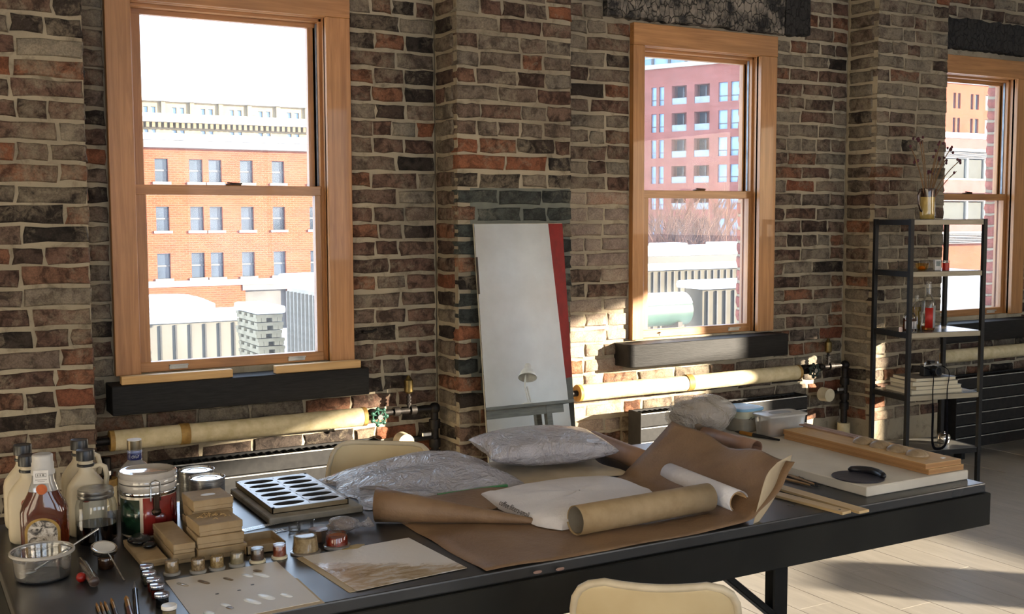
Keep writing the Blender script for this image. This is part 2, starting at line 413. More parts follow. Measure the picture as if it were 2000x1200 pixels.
# red painted column that the mirror shows, grey at its foot
REDP = M('red_paint', '#9a1d14', '#861710', 0.45, scale=10)
GREYP = M('grey_plinth_paint', '#6d6f6c', '#5c5e5b', 0.6, scale=10)
rc = structure('trim_1')
MB().box(7.05, 7.4, -3.35, -3.0, 1.0, ZC).build('column_shaft', REDP, rc)
MB().box(7.05, 7.4, -3.35, -3.0, 0, 1.0).build('column_foot', GREYP, rc)

# ------------------------------------------------------------------ brick wall
def brick_mesh(L, seed):
    R = random.Random(seed); D, hh = 0.05, 0.0285
    nu, nv = 4, 3; us = [-0.5+i/(nu-1) for i in range(nu)]; vs = [-1, 0, 1]
    V = []; e = 0.006
    for j in range(nv):
        for i in range(nu):
            x = us[i]*(L-2*e) + R.uniform(-.005, .005); z = vs[j]*(hh-e) + R.uniform(-.0032, .0032)
            V.append((x, R.uniform(-.003, .002), z))
    per = [i for i in range(nu)] + [nu*j+nu-1 for j in range(1, nv)] + [nu*(nv-1)+i for i in range(nu-2, -1, -1)] + [nu*j for j in range(nv-2, 0, -1)]
    F = [(j*nu+i, j*nu+i+1, (j+1)*nu+i+1, (j+1)*nu+i) for j in range(nv-1) for i in range(nu-1)]
    n0 = len(V)
    for k in per:
        x, y, z = V[k]; sx = 1 if x > L*.25 else (-1 if x < -L*.25 else 0); sz = 1 if z > hh*.4 else (-1 if z < -hh*.4 else 0)
        V.append((x+sx*e*R.uniform(.6, 1.3), 0.005+R.uniform(-.001, .002), z+sz*e*R.uniform(.5, 1.3)))
    n1 = len(V)
    for k in range(n0, n1): V.append((V[k][0], D, V[k][2]))
    m_ = len(per)
    for k in range(m_):
        k2 = (k+1) % m_
        F.append((per[k], n0+k, n0+k2, per[k2])); F.append((n0+k, n1+k, n1+k2, n0+k2))
    me = bpy.data.meshes.new('brick'); me.from_pydata(V, [], F); me.update()
    bm = bmesh.new(); bm.from_mesh(me); bmesh.ops.recalc_face_normals(bm, faces=bm.faces); bm.to_mesh(me); bm.free()
    for p in me.polygons: p.use_smooth = True
    me.set_sharp_from_angle(angle=math.radians(50))
    return me
BM = {}
for L in (0.2, 0.15, 0.1, 0.06):
    BM[L] = [brick_mesh(L, int(L*1000)+k) for k in range(7)]
    for q in BM[L]: q.materials.append(BR_A)
COURSE = 0.07
def brick_face(parent, org, ang, length, z0, z1, holes=(), pick=None, seed=0, soldier=False):
    R = random.Random(seed); u = Vector((math.cos(ang), math.sin(ang), 0)); n = 0
    k = int(round(z0/COURSE))
    while k*COURSE < z1-0.02:
        zb = k*COURSE; zc = zb+COURSE/2
        iv = [(0.0, length)]
        for (a, b, c, d) in holes:
            if c < zb+0.05 and d > zb+0.02:
                iv = [q for (p, r_) in iv for q in ((p, min(r_, a)), (max(p, b), r_)) if q[1]-q[0] > 0.02]
        header = (k % 7 == 3)
        for (p, q) in iv:
            x = p - (0.0 if p > 0 and (k % 2) else (0.0 if k % 2 else 0.1)) if False else p
            first = True
            while q-x > 0.025:
                L = R.gauss(0.1, 0.008) if (header or R.random() < 0.16) else R.gauss(0.203, 0.012)
                if first and k % 2: L = R.uniform(0.09, 0.12)
                first = False
                if q-x-L < 0.075: L = q-x if q-x < 0.24 else (q-x)/2
                bl = max(0.02, L-0.011)
                key = min(BM, key=lambda t: abs(t-bl)); me = R.choice(BM[key])
                o = bpy.data.objects.new('brick', me); COL.objects.link(o); o.parent = parent
                c = Vector(org)+u*(x+L/2); o.location = (c.x, c.y, zc+R.uniform(-.003, .003)-0.0)
                nrm = Vector((math.sin(ang), -math.cos(ang), 0)); o.location += nrm*R.uniform(-0.002, 0.004)
                o.rotation_euler = (R.uniform(-.02, .02), R.uniform(-.012, .012), ang)
                o.scale = (bl/key, 1, R.uniform(0.94, 1.05))
                mt = pick(c.x, c.y, zc, R) if pick else None
                if mt is not None:
                    o.material_slots[0].link = 'OBJECT'; o.material_slots[0].material = mt
                n += 1; x += L
        k += 1
    return n
def pk_mix(lime):
    def f(x, y, z, R):
        r = R.random()
        if r < 0.03: return BR_O
        if r < 0.03+lime(x, z): return BR_P if (2.59 < x < 3.05 and z < 1.5 and y > PIL_Y+.1) else BR_L
        return BR_A
    return f
def pk_p2(x, y, z, R):
    if y < PIL_Y+0.01 and 0.60 < z < 1.47 and x > 2.08 and R.random() < 0.7: return BR_T
    if abs(z-1.575) < 0.04 and y < PIL_Y+0.01 and 2.05 < x < 2.42: return BR_O
    return pk_mix(lambda a, b: 0.2+0.25*(b > 1.6))(x, y, z, R)
W = [dict(x0=0.725, x1=1.655, g0=0.862, g1=1.517, cl=0.09, cr=0.10),
     dict(x0=3.036, x1=3.912, g0=3.165, g1=3.783, cl=0.065, cr=0.105),
     dict(x0=4.985, x1=5.865, g0=5.114, g1=5.735, cl=0.065, cr=0.105)]
WZ0, WZ1 = 0.775, 2.24
LINT = [None, (2.885, 4.118, 2.252, 2.62), (5.0, 6.3, 2.272, 2.445)]
MORT = 0.006
def bay(name, u0, u1, ws, lints, lime, seed):
    r = structure(name)
    hs = [(w_['x0'], w_['x1'], WZ0, WZ1) for w_ in ws]
    mb = MB(); holed(mb, u0, u1, 0, ZC, hs, lambda m_, a, b, c, d: m_.box(a, b, WALL_Y+MORT, WALL_Y+0.25, c, d))
    mb.build('mortar_bed', MORTAR, r)
    hs2 = [(a-u0, b-u0, c, d) for (a, b, c, d) in hs] + [(w_['x0']-0.03-u0, w_['x1']+0.03-u0, 0.64, 0.76) for w_ in ws] + [(a-u0, b-u0, c, d) for (a, b, c, d) in lints]
    brick_face(r, (u0, WALL_Y, 0), 0, u1-u0, 0.28, 2.62, hs2, pk_mix(lime), seed)
    return r
bay1 = bay('wall_front_left', 0.627, 2.037, W[:1], [], lambda x, z: 0.22, 11)
bay2 = bay('wall_front_middle', 2.591, 4.422, W[1:2], [LINT[1]], lambda x, z: 0.8 if (x < 3.05 and z < 1.55) else 0.4, 22)
bay3 = bay('wall_front_right', 4.949, 6.6, W[2:], [LINT[2]], lambda x, z: 0.45, 33)
MB().box(6.6, XR+0.3, WALL_Y+MORT, WALL_Y+0.25, 0, ZC).build('mortar_bed', MORTAR, bay3)
def pilaster(name, x0, x1, pick, seed, left=True):
    r = structure(name)
    MB().box(x0+MORT, x1-MORT, PIL_Y+MORT, WALL_Y+0.25, 0, ZC).build('mortar_bed', MORTAR, r)
    brick_face(r, (x0, PIL_Y, 0), 0, x1-x0, 0.28, 2.62, (), pick, seed)
    if left: brick_face(r, (x0, WALL_Y-0.005, 0), -math.pi/2, 0.165, 0.28, 2.62, (), pick, seed+1)
    brick_face(r, (x1, PIL_Y+0.03, 0), math.pi/2, 0.165, 0.28, 2.62, (), pick, seed+2)
    return r
pilaster('wall_pier_left', 0.0, 0.627, pk_mix(lambda x, z: 0.1), 41, False)
MB().box(XL, 0.0, PIL_Y+MORT, WALL_Y+0.25, 0, ZC).build('wall_side', MORTAR)['kind'] = 'structure'
pm2 = pilaster('wall_pier_middle', 2.037, 2.591, pk_p2, 51)
MB().box(2.10, 2.583, PIL_Y+MORT-0.0012, PIL_Y+MORT+0.004, 0.62, 1.472).build('painted_mortar', M('grey_green_mortar', '#5f625a', '#6f7066', 0.9, scale=14, bump=0.8, bscale=60), pm2)
pilaster('wall_pier_right', 4.422, 4.949, pk_mix(lambda x, z: 0.62), 61)
# charred timber lintels with flaking whitewash
def char_mat(name, white):
    s = NT(name); ge = s.n('ShaderNodeNewGeometry'); p = ge.outputs['Position']
    mp = s.n('ShaderNodeMapping'); mp.inputs['Scale'].default_value = (1.5, 0.3, 0.8)
    wv = s.n('ShaderNodeTexNoise'); wv.inputs['Scale'].default_value = 30; wv.inputs['Detail'].default_value = 4; s.l(p, wv.inputs['Vector'])
    wm = s.n('ShaderNodeVectorMath', operation='MULTIPLY_ADD'); s.l(wv.outputs['Color'], wm.inputs[0]); wm.inputs[1].default_value = (0.03, 0.03, 0.03); s.l(p, wm.inputs[2]); s.l(wm.outputs[0], mp.inputs[0])
    vo = s.n('ShaderNodeTexVoronoi', feature='DISTANCE_TO_EDGE'); vo.inputs['Scale'].default_value = 26; vo.inputs['Randomness'].default_value = 0.75; s.l(mp.outputs[0], vo.inputs['Vector'])
    n1 = s.noise(p, 9, 6, 0.65); n2 = s.noise(p, 60, 5, 0.7)
    crack = s.ramp(vo.outputs['Distance'], [(0.0, (0.03, 0.03, 0.03, 1)), (0.06, (1, 1, 1, 1))])
    c = s.ramp(n1, [(0.5-white, lin('#221f1d')), (0.56-white*0.8, lin('#6f675c')), (0.66-white*0.7, lin('#93887a'))])
    mx = s.n('ShaderNodeMix', data_type='RGBA', blend_type='MULTIPLY'); mx.inputs[0].default_value = 1
    s.l(c.outputs[0], mx.inputs[6]); s.l(crack.outputs[0], mx.inputs[7])
    b = s.bsdf(Base_Color=mx.outputs[2], Roughness=0.7)
    h = s.n('ShaderNodeMath', operation='ADD'); s.l(crack.outputs[0], h.inputs[0]); s.l(n2, h.inputs[1])
    s.bump(h.outputs[0], 1.0, 0.008, b); return s.fin(b.outputs[0])
def rough_beam(name, x0, x1, y0, y1, z0, z1, mat, parent=None, n=44, amp=0.006, seed=1):
    R = random.Random(seed); mb = MB(); rows = []
    for j in range(n+1):
        x = x0+(x1-x0)*j/n; ring = []
        for k, (yy, zz) in enumerate(((y1, z0), (y0+.006, z0), (y0, z0+.006), (y0, (z0+z1)/2), (y0, z1-.006), (y0+.006, z1), (y1, z1))):
            ring.append((x, yy+R.uniform(-amp, amp)*(0.6 if k in (2, 3, 4) else 0.2), zz+R.uniform(-amp, amp)))
        rows.append(ring)
    mb.grid(rows); mb.add([p for p in rows[0]], [tuple(range(7))]); mb.add([p for p in rows[-1]], [tuple(range(7))])
    o = mb.build(name, mat, parent, smooth=35); return o
CH1 = char_mat('charred_timber_whitewashed', 0.08); CH2 = char_mat('charred_timber_black', -0.16)
t2 = rough_beam('trim_2', 2.885, 3.95, WALL_Y-0.03, WALL_Y+0.1, 2.255, 2.62, CH1, seed=3); t2['kind'] = 'structure'
t2b = rough_beam('trim_3', 3.952, 4.118, WALL_Y-0.035, WALL_Y+0.1, 2.255, 2.62, CH2, seed=5, n=10); t2b['kind'] = 'structure'
t3 = rough_beam('trim_4', 4.955, 6.3, WALL_Y-0.04, WALL_Y+0.1, 2.275, 2.44, CH2, seed=8, amp=0.008); t3['kind'] = 'structure'

# ------------------------------------------------------------------ double-hung pine windows
LOCKM = M('bronze_sash_lock', '#3a2c22', '#241a14', 0.35, 0.8)
LIFTM = M('satin_sash_lift', '#c9c5bb', '#aba79d', 0.35, 0.6)
ALU = M('grey_aluminium_track', '#8a9096', '#6c7278', 0.4, 0.5)
GZ = dict(u0=1.478, u1=2.107, l0=0.813, l1=1.440)
for i, w_ in enumerate(W):
    r = structure('window_%d' % (i+1))
    x0, x1, g0, g1 = w_['x0'], w_['x1'], w_['g0'], w_['g1']
    yc = WALL_Y-0.025
    a, b = x0+w_['cl'], x1-w_['cr']                    # inner edges of the casing
    zt = 2.142
    MB().box(x0, a, yc, WALL_Y+0.01, WZ0, WZ1-0.1).build('casing', PINE, r, bev=0.002)
    MB().box(b, x1, yc, WALL_Y+0.01, WZ0, WZ1-0.1).build('casing', PINE, r, bev=0.002)
    MB().box(x0, x1, yc-0.002, WALL_Y+0.01, WZ1-0.1, WZ1).build('head_casing', PINEH, r, bev=0.002)
    # jamb lining in three steps
    for st, (ya, yb2, off) in enumerate(((WALL_Y-0.005, WALL_Y+0.05, 0.0), (WALL_Y+0.03, WALL_Y+0.085, 0.012), (WALL_Y+0.075, WALL_Y+0.092, 0.022))):
        MB().box(b-off, b+0.02, ya, yb2, WZ0, zt).build('jamb', PINE, r, bev=0.0015)
        MB().box(a-0.02, a+off, ya, yb2, WZ0, zt).build('jamb', PINE, r, bev=0.0015)
        MB().box(a, b, ya, yb2, zt-off-0.004, zt+0.02).build('head_jamb', PINEH, r, bev=0.0015)
    MB().box(b-0.016, b-0.010, WALL_Y+0.05, WALL_Y+0.062, 1.48, zt-0.02).build('balance_track', ALU, r)
    # upper sash, set back
    yu0, yu1 = WALL_Y+0.075, WALL_Y+0.105
    MB().box(a+0.005, g0+0.005, yu0, yu1, 1.44, zt).build('sash_stile', PINE, r, bev=0.002)
    MB().box(g1-0.005, b-0.005, yu0, yu1, 1.44, zt).build('sash_stile', PINE, r, bev=0.002)
    MB().box(a+0.005, b-0.005, yu0-0.001, yu1, GZ['u1'], zt).build('sash_rail', PINEH, r, bev=0.002)
    MB().box(a+0.005, b-0.005, yu0, yu1, 1.44, GZ['u0']).build('meeting_rail', PINEH, r, bev=0.002)
    MB().box(g0, g1, yu0+0.012, yu0+0.016, GZ['u0'], GZ['u1']).build('pane', PANE, r)
    # lower sash, in front
    yl0, yl1 = WALL_Y+0.028, WALL_Y+0.062
    MB().box(a+0.003, g0, yl0, yl1, WZ0+0.0, 1.477).build('sash_stile', PINE, r, bev=0.002)
    MB().box(g1, b-0.012, yl0, yl1, WZ0+0.0, 1.477).build('sash_stile', PINE, r, bev=0.002)
    MB().box(a+0.003, b-0.012, yl0-0.002, yl1, GZ['l1'], 1.477).build('meeting_rail', PINEH, r, bev=0.002)
    MB().box(a+0.003, b-0.012, yl0-0.002, yl1, WZ0, GZ['l0']).build('sash_rail', PINEH, r, bev=0.002)
    MB().box(g0, g1, yl0+0.015, yl0+0.019, GZ['l0'], GZ['l1']).build('pane', PANE, r)
    xm = (g0+g1)/2
    MB().box(xm-0.03, xm+0.03, yl0-0.002, yl0+0.02, 1.477, 1.483).bar((xm-0.025, yl0, 1.487), (xm+0.035, yl0+0.005, 1.484), 0.008, 0.006).build('sash_lock', LOCKM, r, bev=0.001)
    for xs in (g0+0.1, g1-0.09):
        MB().box(xs-0.035, xs+0.035, yl0-0.016, yl0-0.002, 0.795, 0.800).box(xs-0.035, xs+0.035, yl0-0.005, yl0-0.001, 0.782, 0.800).build('sash_lift', LIFTM, r, bev=0.001)
    # screen track and brick reveal outside
    MB().box(x1-0.047, x1-0.03, WALL_Y+0.125, WALL_Y+0.15, 0.8, 2.15).build('screen_track', ALU, r)
    MB().box(b+0.018, x1, WALL_Y+0.05, WALL_Y+0.11, WZ0, WZ1).box(x0, a-0.018, WALL_Y+0.05, WALL_Y+0.11, WZ0, WZ1).box(x0, x1, WALL_Y+0.05, WALL_Y+0.11, zt+0.018, WZ1).build('rough_frame', PINE, r)
    MB().box(a-0.05, b+0.05, WALL_Y+0.1, WALL_Y+0.25, WZ0-0.04, WZ0+0.005).build('outer_sill', M('stone_sill', '#b7b2a8', '#a5a096', 0.8), r)
    k = 0.8
    xo = x1-0.012
    while k < 2.2 and i:
        o = bpy.data.objects.new('brick', BM[0.1][int(k*100) % 7]); COL.objects.link(o); o.parent = r
        o.location = (xo+rnd(-.003, .003), WALL_Y+0.20, k+0.035); o.rotation_euler = (0, 0, -math.pi/2); o.scale = (1.05, 1.2, 1.0)
        o.material_slots[0].link = 'OBJECT'; o.material_slots[0].material = BR_X
        k += 0.07
    if i: MB().box(xo+0.006, xo+0.05, WALL_Y+0.15, WALL_Y+0.25, 0.75, 2.3).build('mortar_bed', MORTAR, r)
    portal(((x0+x1)/2, WALL_Y+0.24, 1.5), x1-x0-0.15, 1.35, (0, -1, 0))
# black sill timbers
for i, (a, b, rr, nm) in enumerate(((0.693, 1.68, 0.004, 'trim_5'), (2.955, 3.925, 0.03, 'trim_6'), (4.955, 5.95, 0.01, 'trim_7'))):
    y0 = 4.13
    poly = []
    for q in range(6):
        an = math.pi + q*math.pi/10; poly.append((a+rr+rr*math.cos(an), y0+rr+rr*math.sin(an)))
    poly += [(b-0.004, y0), (b, y0+0.004), (b, WALL_Y+0.02), (a, WALL_Y+0.02)]
    o = MB().prism(poly, 0.645 if i != 1 else 0.66, 0.752 if i != 1 else 0.766).build(nm, BLACKT, smooth=40, bev=0.003); o['kind'] = 'structure'

# ------------------------------------------------------------------ outside: yard and buildings
SNOW = M('snow', '#f1f3f6', '#e6e9ee', 0.8, scale=1.5, bump=0.3, bdist=0.05)
GZ0 = -6.0
MB().box(-60, 220, 5.2, 240, GZ0-0.3, GZ0).build('ground_outside', SNOW)['kind'] = 'structure'
def facade_brick(name, c1, c2, c3):
    s = NT(name); tc = s.n('ShaderNodeTexCoord')
    bt = s.n('ShaderNodeTexBrick'); mp = s.n('ShaderNodeMapping'); mp.inputs['Rotation'].default_value = (math.pi/2, 0, 0)
    s.l(tc.outputs['Object'], mp.inputs[0]); s.l(mp.outputs[0], bt.inputs['Vector'])
    bt.inputs['Scale'].default_value = 1.0; bt.inputs['Brick Width'].default_value = 0.42; bt.inputs['Row Height'].default_value = 0.14; bt.inputs['Mortar Size'].default_value = 0.012
    bt.inputs['Color1'].default_value = lin(c1); bt.inputs['Color2'].default_value = lin(c2); bt.inputs['Mortar'].default_value = lin(c3)
    nz = s.noise(tc.outputs['Object'], 0.6, 5); r = s.ramp(nz, [(0.35, (0.9, 0.88, 0.86, 1)), (0.65, (1.08, 1.08, 1.1, 1))])
    mx = s.n('ShaderNodeMix', data_type='RGBA', blend_type='MULTIPLY'); mx.inputs[0].default_value = 1
    s.l(bt.outputs[0], mx.inputs[6]); s.l(r.outputs[0], mx.inputs[7])
    return s.fin(s.bsdf(Base_Color=mx.outputs[2], Roughness=0.9, Specular_IOR_Level=0.2).outputs[0])
BFAC = facade_brick('facade_orange_brick', '#7a3f26', '#70361f', '#7c533e')
BFAC3 = facade_brick('facade_red_brick', '#7d4b43', '#74443c', '#80554c')
STONE = M('facade_buff_stone', '#82745a', '#75674d', 0.85, scale=0.8)
STONEW = M('pale_stone_trim', '#a09a8d', '#918b7e', 0.8, scale=1)
DGLASS = M('dark_window_glass', '#3c444e', '#2c343c', 0.08, scale=0.4, spec=0.8)
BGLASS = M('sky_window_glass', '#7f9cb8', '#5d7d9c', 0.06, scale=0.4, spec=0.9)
GREYB = M('grey_fascia', '#5c5a58', '#4f4d4c', 0.7, scale=1)

# orange brick warehouse seen in the first window; its face is the plane Y = 72
YA = 72.0
def q(x, y, Y=YA): p = PY(x, y, Y); return p.x, p.z
bA = thing('warehouse', 'orange brick warehouse with rows of sash windows across the yard', 'building', (q(450, 600)[0], YA, GZ0))
ox = bA.location.x
zroof = q(430, 292)[1]
rows = [(313, 357), (404, 450), (493, 541)]
cols = [(305, 331), (372, 398), (410, 435), (471, 496), (533, 557)]
rz_ = [(q(450, b)[1]-GZ0, q(450, a)[1]-GZ0) for a, b in rows]
cols = [(a+d, b+d) for d in (-600, -300, 0, 300) for a, b in cols]
cx_ = sorted((q(a, 430)[0]-ox, q(b, 430)[0]-ox) for a, b in cols)
span = 2.0
xa0, xa1 = q(-420, 400)[0]-ox, q(960, 400)[0]-ox
holes = [(a, b, c, d) for a, b in cx_ for c, d in rz_]
gz1 = q(450, 557)[1]-GZ0
door = (q(480, 600)[0]-ox, q(562, 600)[0]-ox, 0, q(520, 566)[1]-GZ0)
mb = MB(); holed(mb, xa0, xa1, 0, zroof-GZ0, holes+[door], lambda m_, a, b, c, d: m_.box(a, b, 0, 0.5, c, d))
mb.box(xa0, xa1, 0.5, 14, 0, zroof-GZ0)
mb.build('wall', BFAC, bA)
MB().box(xa0-.4, xa1+.4, -0.5, 14, zroof-GZ0, zroof-GZ0+0.45).build('cornice', GREYB, bA)
MB().box(xa0-.4, xa1+.4, -0.55, 14, zroof-GZ0+0.45, zroof-GZ0+0.9).build('roof_snow', SNOW, bA, bev=0.2, seg=2)
MB().box(xa0, xa1, -0.18, 0.05, gz1, gz1+0.38).build('string_course', STONEW, bA)
MB().box(door[0], door[1], 0.35, 0.5, 0, door[3]).build('loading_door', M('grey_door', '#55524e', '#494643', 0.7, scale=1), bA)
MB().box(door[0]-0.2, door[1]+0.2, -0.1, 0.1, door[3], door[3]+0.6).build('door_lintel', GREYB, bA)
for a, b in cx_:
    for c, d in rz_:
        wp = MB().box(a, b, 0.28, 0.45, c, d).build('window', DGLASS, bA)
        MB().box(a, b, 0.22, 0.3, (c+d)/2-0.05, (c+d)/2+0.05).build('window_frame', GREYB, wp)
        MB().box(a-0.15, b+0.15, -0.15, 0.3, c-0.16, c).build('window_sill', STONEW, bA)
# buff stone block behind it, plane Y = 120
YS = 120.0
bS = thing('office_block', 'pale buff stone block with paired windows above the warehouse roof', 'building', (q(450, 300, YS)[0], YS, GZ0))
ox = bS.location.x; qs = lambda x, y: (q(x, y, YS)[0]-ox, q(x, y, YS)[1]-GZ0)
ztop = qs(450, 204)[1]
zc1 = qs(450, 240)[1]; zc0 = qs(450, 252)[1]
r1 = (qs(450, 236)[1], qs(450, 215)[1]); r2 = (qs(450, 277)[1], qs(450, 258)[1])
xs = [288+56*k for k in range(-7, 12)]
prs = [(qs(x-8, 230)[0], qs(x+1, 230)[0]) for x in xs]+[(qs(x+7, 230)[0], qs(x+16, 230)[0]) for x in xs]
mb = MB(); holed(mb, qs(-200, 230)[0], qs(1040, 230)[0], 0, ztop, [(a, b, *r1) for a, b in prs]+[(a, b, *r2) for a, b in prs], lambda m_, a, b, c, d: m_.box(a, b, 0, 0.6, c, d))
mb.box(qs(-200, 230)[0], qs(1040, 230)[0], 0.6, 20, 0, ztop)
mb.build('wall', STONE, bS)
for a, b in prs:
    for c, d in (r1, r2): MB().box(a, b, 0.3, 0.5, c, d).build('window', BGLASS, bS)
MB().box(qs(-205, 230)[0], qs(1045, 230)[0], -1.1, 0.1, zc1-0.25, zc1+0.2).build('cornice', STONEW, bS)
MB().box(qs(-205, 230)[0], qs(1045, 230)[0], -1.3, 0.0, zc1+0.2, zc1+0.6).build('ledge_snow', SNOW, bS)
x = qs(-200, 230)[0]
dm = None
for k in range(110):
    xx = qs(-40, 230)[0]+k*0.3*2
    if dm is None:
        dn = MB().box(-0.15, 0.15, -0.9, 0.0, -0.55, 0).build('dentil', M('dentil_stone', '#6b5c44', '#5f513b', 0.9), bS, loc=(xx, 0, zc1-0.25)); dm = dn.data
    else:
        dn = bpy.data.objects.new('dentil', dm); COL.objects.link(dn); dn.parent = bS; dn.location = (xx, 0, zc1-0.25)
for x in [318+56*k for k in range(-7, 12)]:
    a = qs(x-4, 220)[0]; b = qs(x+4, 220)[0]
    MB().box(a, b, -0.35, 0.1, zc1+0.2, ztop).build('pilaster', STONE, bS)
MB().box(qs(-210, 230)[0], qs(1050, 230)[0], -0.8, 20, ztop, ztop+0.9).build('roof_snow', SNOW, bS)
MB().prism([(0, 0), (9, 0), (9, 7.2), (7, 7.2)], 0, 0.1)
pl = [(qs(432, 190)[0], qs(432, 190)[1]), (qs(517, 192)[0], qs(517, 192)[1]), (qs(517, 164)[0], qs(517, 164)[1]), (qs(490, 166)[0], qs(490, 166)[1])]
mb = MB(); n = len(pl)
mb.add([(x, 4, z) for x, z in pl]+[(x, 12, z) for x, z in pl], [(0, 1, 2, 3), (7, 6, 5, 4), (0, 4, 5, 1), (1, 5, 6, 2), (2, 6, 7, 3), (3, 7, 4, 0)])
mb.box(pl[0][0], pl[1][0], 4, 12, ztop, pl[0][1]+0.01)
mb.build('roof_shed', M('shed_grey', '#7d6d68', '#70615d', 0.8, scale=1), bS)

# red apartment block: west side in the second window, front in the third
cnr = Vector((84.6, 95.0, GZ0)); vw = Vector((78.5-83.6, 107.2-96.3, 0)).normalized()
rot = math.atan2(vw.y, vw.x)
bR = thing('apartment_block', 'tall red brick apartment block with recessed balconies and glass top floor', 'building', cnr)
def side_uz(x, y):      # pixel on the west face: u metres along the face from the corner, height over ground
    n_ = Vector((-vw.y, vw.x, 0)); d = ray(x, y); t = (cnr-CAM).dot(n_)/d.dot(n_); p = CAM+d*t
    return (p-cnr).dot(vw), p.z-GZ0
zt3 = side_uz(1440, 121)[1]
rowsR = []
for (a, b) in ((283, 428), (493, 636), (697, 838), (903, 1036)):
    rowsR.append((side_uz(1282, 100+b/4)[1], side_uz(1282, 100+a/4)[1]))
rowsR.append((rowsR[-1][0]-3.05, rowsR[-1][1]-3.05)); rowsR.append((rowsR[-1][0]-3.05, rowsR[-1][1]-3.05)); rowsR.append((rowsR[-1][0]-3.05, rowsR[-1][1]-3.05))
colsR = [((1272, 1282), 'w'), ((1287, 1297), 'w'), ((1312, 1341), 'b'), ((1356, 1386), 'b'), ((1403, 1421), 'w'), ((1427, 1446), 'w'), ((1238, 1258), 'b')]
cu = [(sorted((side_uz(a, 200)[0], side_uz(b, 200)[0])), k) for (a, b), k in colsR]
hol = [(c[0], c[1], zb, zt_) for c, k in cu for zb, zt_ in rowsR]
umax = side_uz(1190, 200)[0]
fm = Matrix((vw, Vector((-vw.y, vw.x, 0)), Vector((0, 0, 1)))).transposed()       # local axes of the west face, normal outward = +v
def sbox(m_, u0, u1, v0, v1, z0, z1): m_.cbox(fm @ Vector(((u0+u1)/2, (v0+v1)/2, (z0+z1)/2)), (abs(u1-u0), abs(v1-v0), abs(z1-z0)), fm)
mb = MB(); holed(mb, 0, umax, 0, zt3, hol, lambda m_, a, b, c, d: sbox(m_, a, b, -0.9, 0, c, d))
sbox(mb, 0, umax, -12, -1.6, 0, zt3)
mb.build('side_wall', BFAC3, bR)
BALC = M('balcony_glass', '#7d868c', '#6d767d', 0.2, scale=1)
for c, k in cu:
    for zb, zt_ in rowsR:
        if k == 'w':
            mb = MB(); sbox(mb, c[0], c[1], -0.45, -0.3, zb, zt_); wp = mb.build('window', BGLASS, bR)
            mb = MB(); sbox(mb, c[0], c[1], -0.3, -0.22, zb+(zt_-zb)*.3-.05, zb+(zt_-zb)*.3+.05); mb.build('window_frame', GREYB, wp)
        else:
            mb = MB(); sbox(mb, (c[0]*0.45+c[1]*0.55), c[1], -1.58, -1.45, zb, zt_); mb.build('window', DGLASS, bR)
            mb = MB(); sbox(mb, c[0], c[1], -0.2, -0.1, zb, zb+0.75); mb.build('balcony_rail', BALC, bR)
mb = MB(); sbox(mb, -0.3, umax, -1.0, 0.25, zt3, zt3+0.5); mb.build('parapet', STONEW, bR)
mb = MB(); sbox(mb, 3, umax, -9, -3.2, zt3+.2, zt3+5.2); mb.build('penthouse', BGLASS, bR)
for k in range(6):
    mb = MB(); sbox(mb, 3.2+k*2.2, 3.5+k*2.2, -3.2, -3.05, zt3+.2, zt3+5.2); mb.build('penthouse_mullion', GREYB, bR)
mb = MB(); sbox(mb, 0.5, umax, -0.4, -0.3, zt3+1.3, zt3+1.42); mb.build('roof_rail', STONEW, bR)
# front face, plane Y = 95 through the corner
def fr(x, y): p = PY(x, y, 95.0); return p.x-cnr.x, p.z-GZ0
ztf = fr(1900, 165)[1]
prF = [(1862, 1867), (1871, 1876)], [(1896, 1901), (1905, 1912)], [(1925, 1936), (1939, 1945)]
rwF = [(fr(1900, 214)[1], fr(1900, 184)[1]), (fr(1900, 261)[1], fr(1900, 232)[1])]
hol = [(fr(a, 200)[0], fr(b, 200)[0], c, d) for g in prF for a, b in g for c, d in rwF]
mb = MB(); zp = fr(1900, 269)[1]
holed(mb, 0, fr(2120, 200)[0], zp, ztf, hol, lambda m_, a, b, c, d: m_.box(a, b, 0, 0.5, c, d))
mb.box(0, fr(2120, 200)[0], 0.5, 10, 0, ztf); mb.build('front_wall', BFAC, bR)
for (a, b, c, d) in hol: MB().box(a, b, 0.25, 0.4, c, d).build('window', DGLASS, bR)
MB().box(-0.3, fr(2120, 200)[0], -0.5, 0.2, ztf, ztf+0.7).build('parapet', SNOW, bR)
def band(y0, y1, mat, nm, dy=-0.6): MB().box(-1, fr(2120, 300)[0], dy, 0.5, fr(1900, y1)[1], fr(1900, y0)[1]).build(nm, mat, bR)
band(263, 273, SNOW, 'ledge_snow', -1.4); band(273, 293, BFAC3, 'podium_band', -1.2); band(293, 298, STONEW, 'podium_trim', -1.3)
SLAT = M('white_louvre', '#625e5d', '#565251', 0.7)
for k in range(5): band(299+k*2.7, 300.6+k*2.7, SLAT, 'louvre', -0.9)
band(313, 350, M('podium_window', '#34352f', '#2b2c27', 0.6, scale=1, spec=0.2), 'podium_window', -0.7)
for x in (1876, 1910, 1944): MB().box(fr(x, 330)[0], fr(x+3, 330)[0], -0.95, 0, fr(1900, 350)[1], fr(1900, 312)[1]).build('podium_mullion', STONEW, bR)
band(350, 353, STONEW, 'podium_trim', -1.1); band(353, 378, BFAC3, 'podium_band', -1.2)
for k in range(6): band(379+k*2.6, 380.5+k*2.6, SLAT, 'louvre', -0.9)
band(396, 428, M('podium_window_low', '#3a3b35', '#30312c', 0.6, scale=1, spec=0.2), 'podium_window', -0.7)
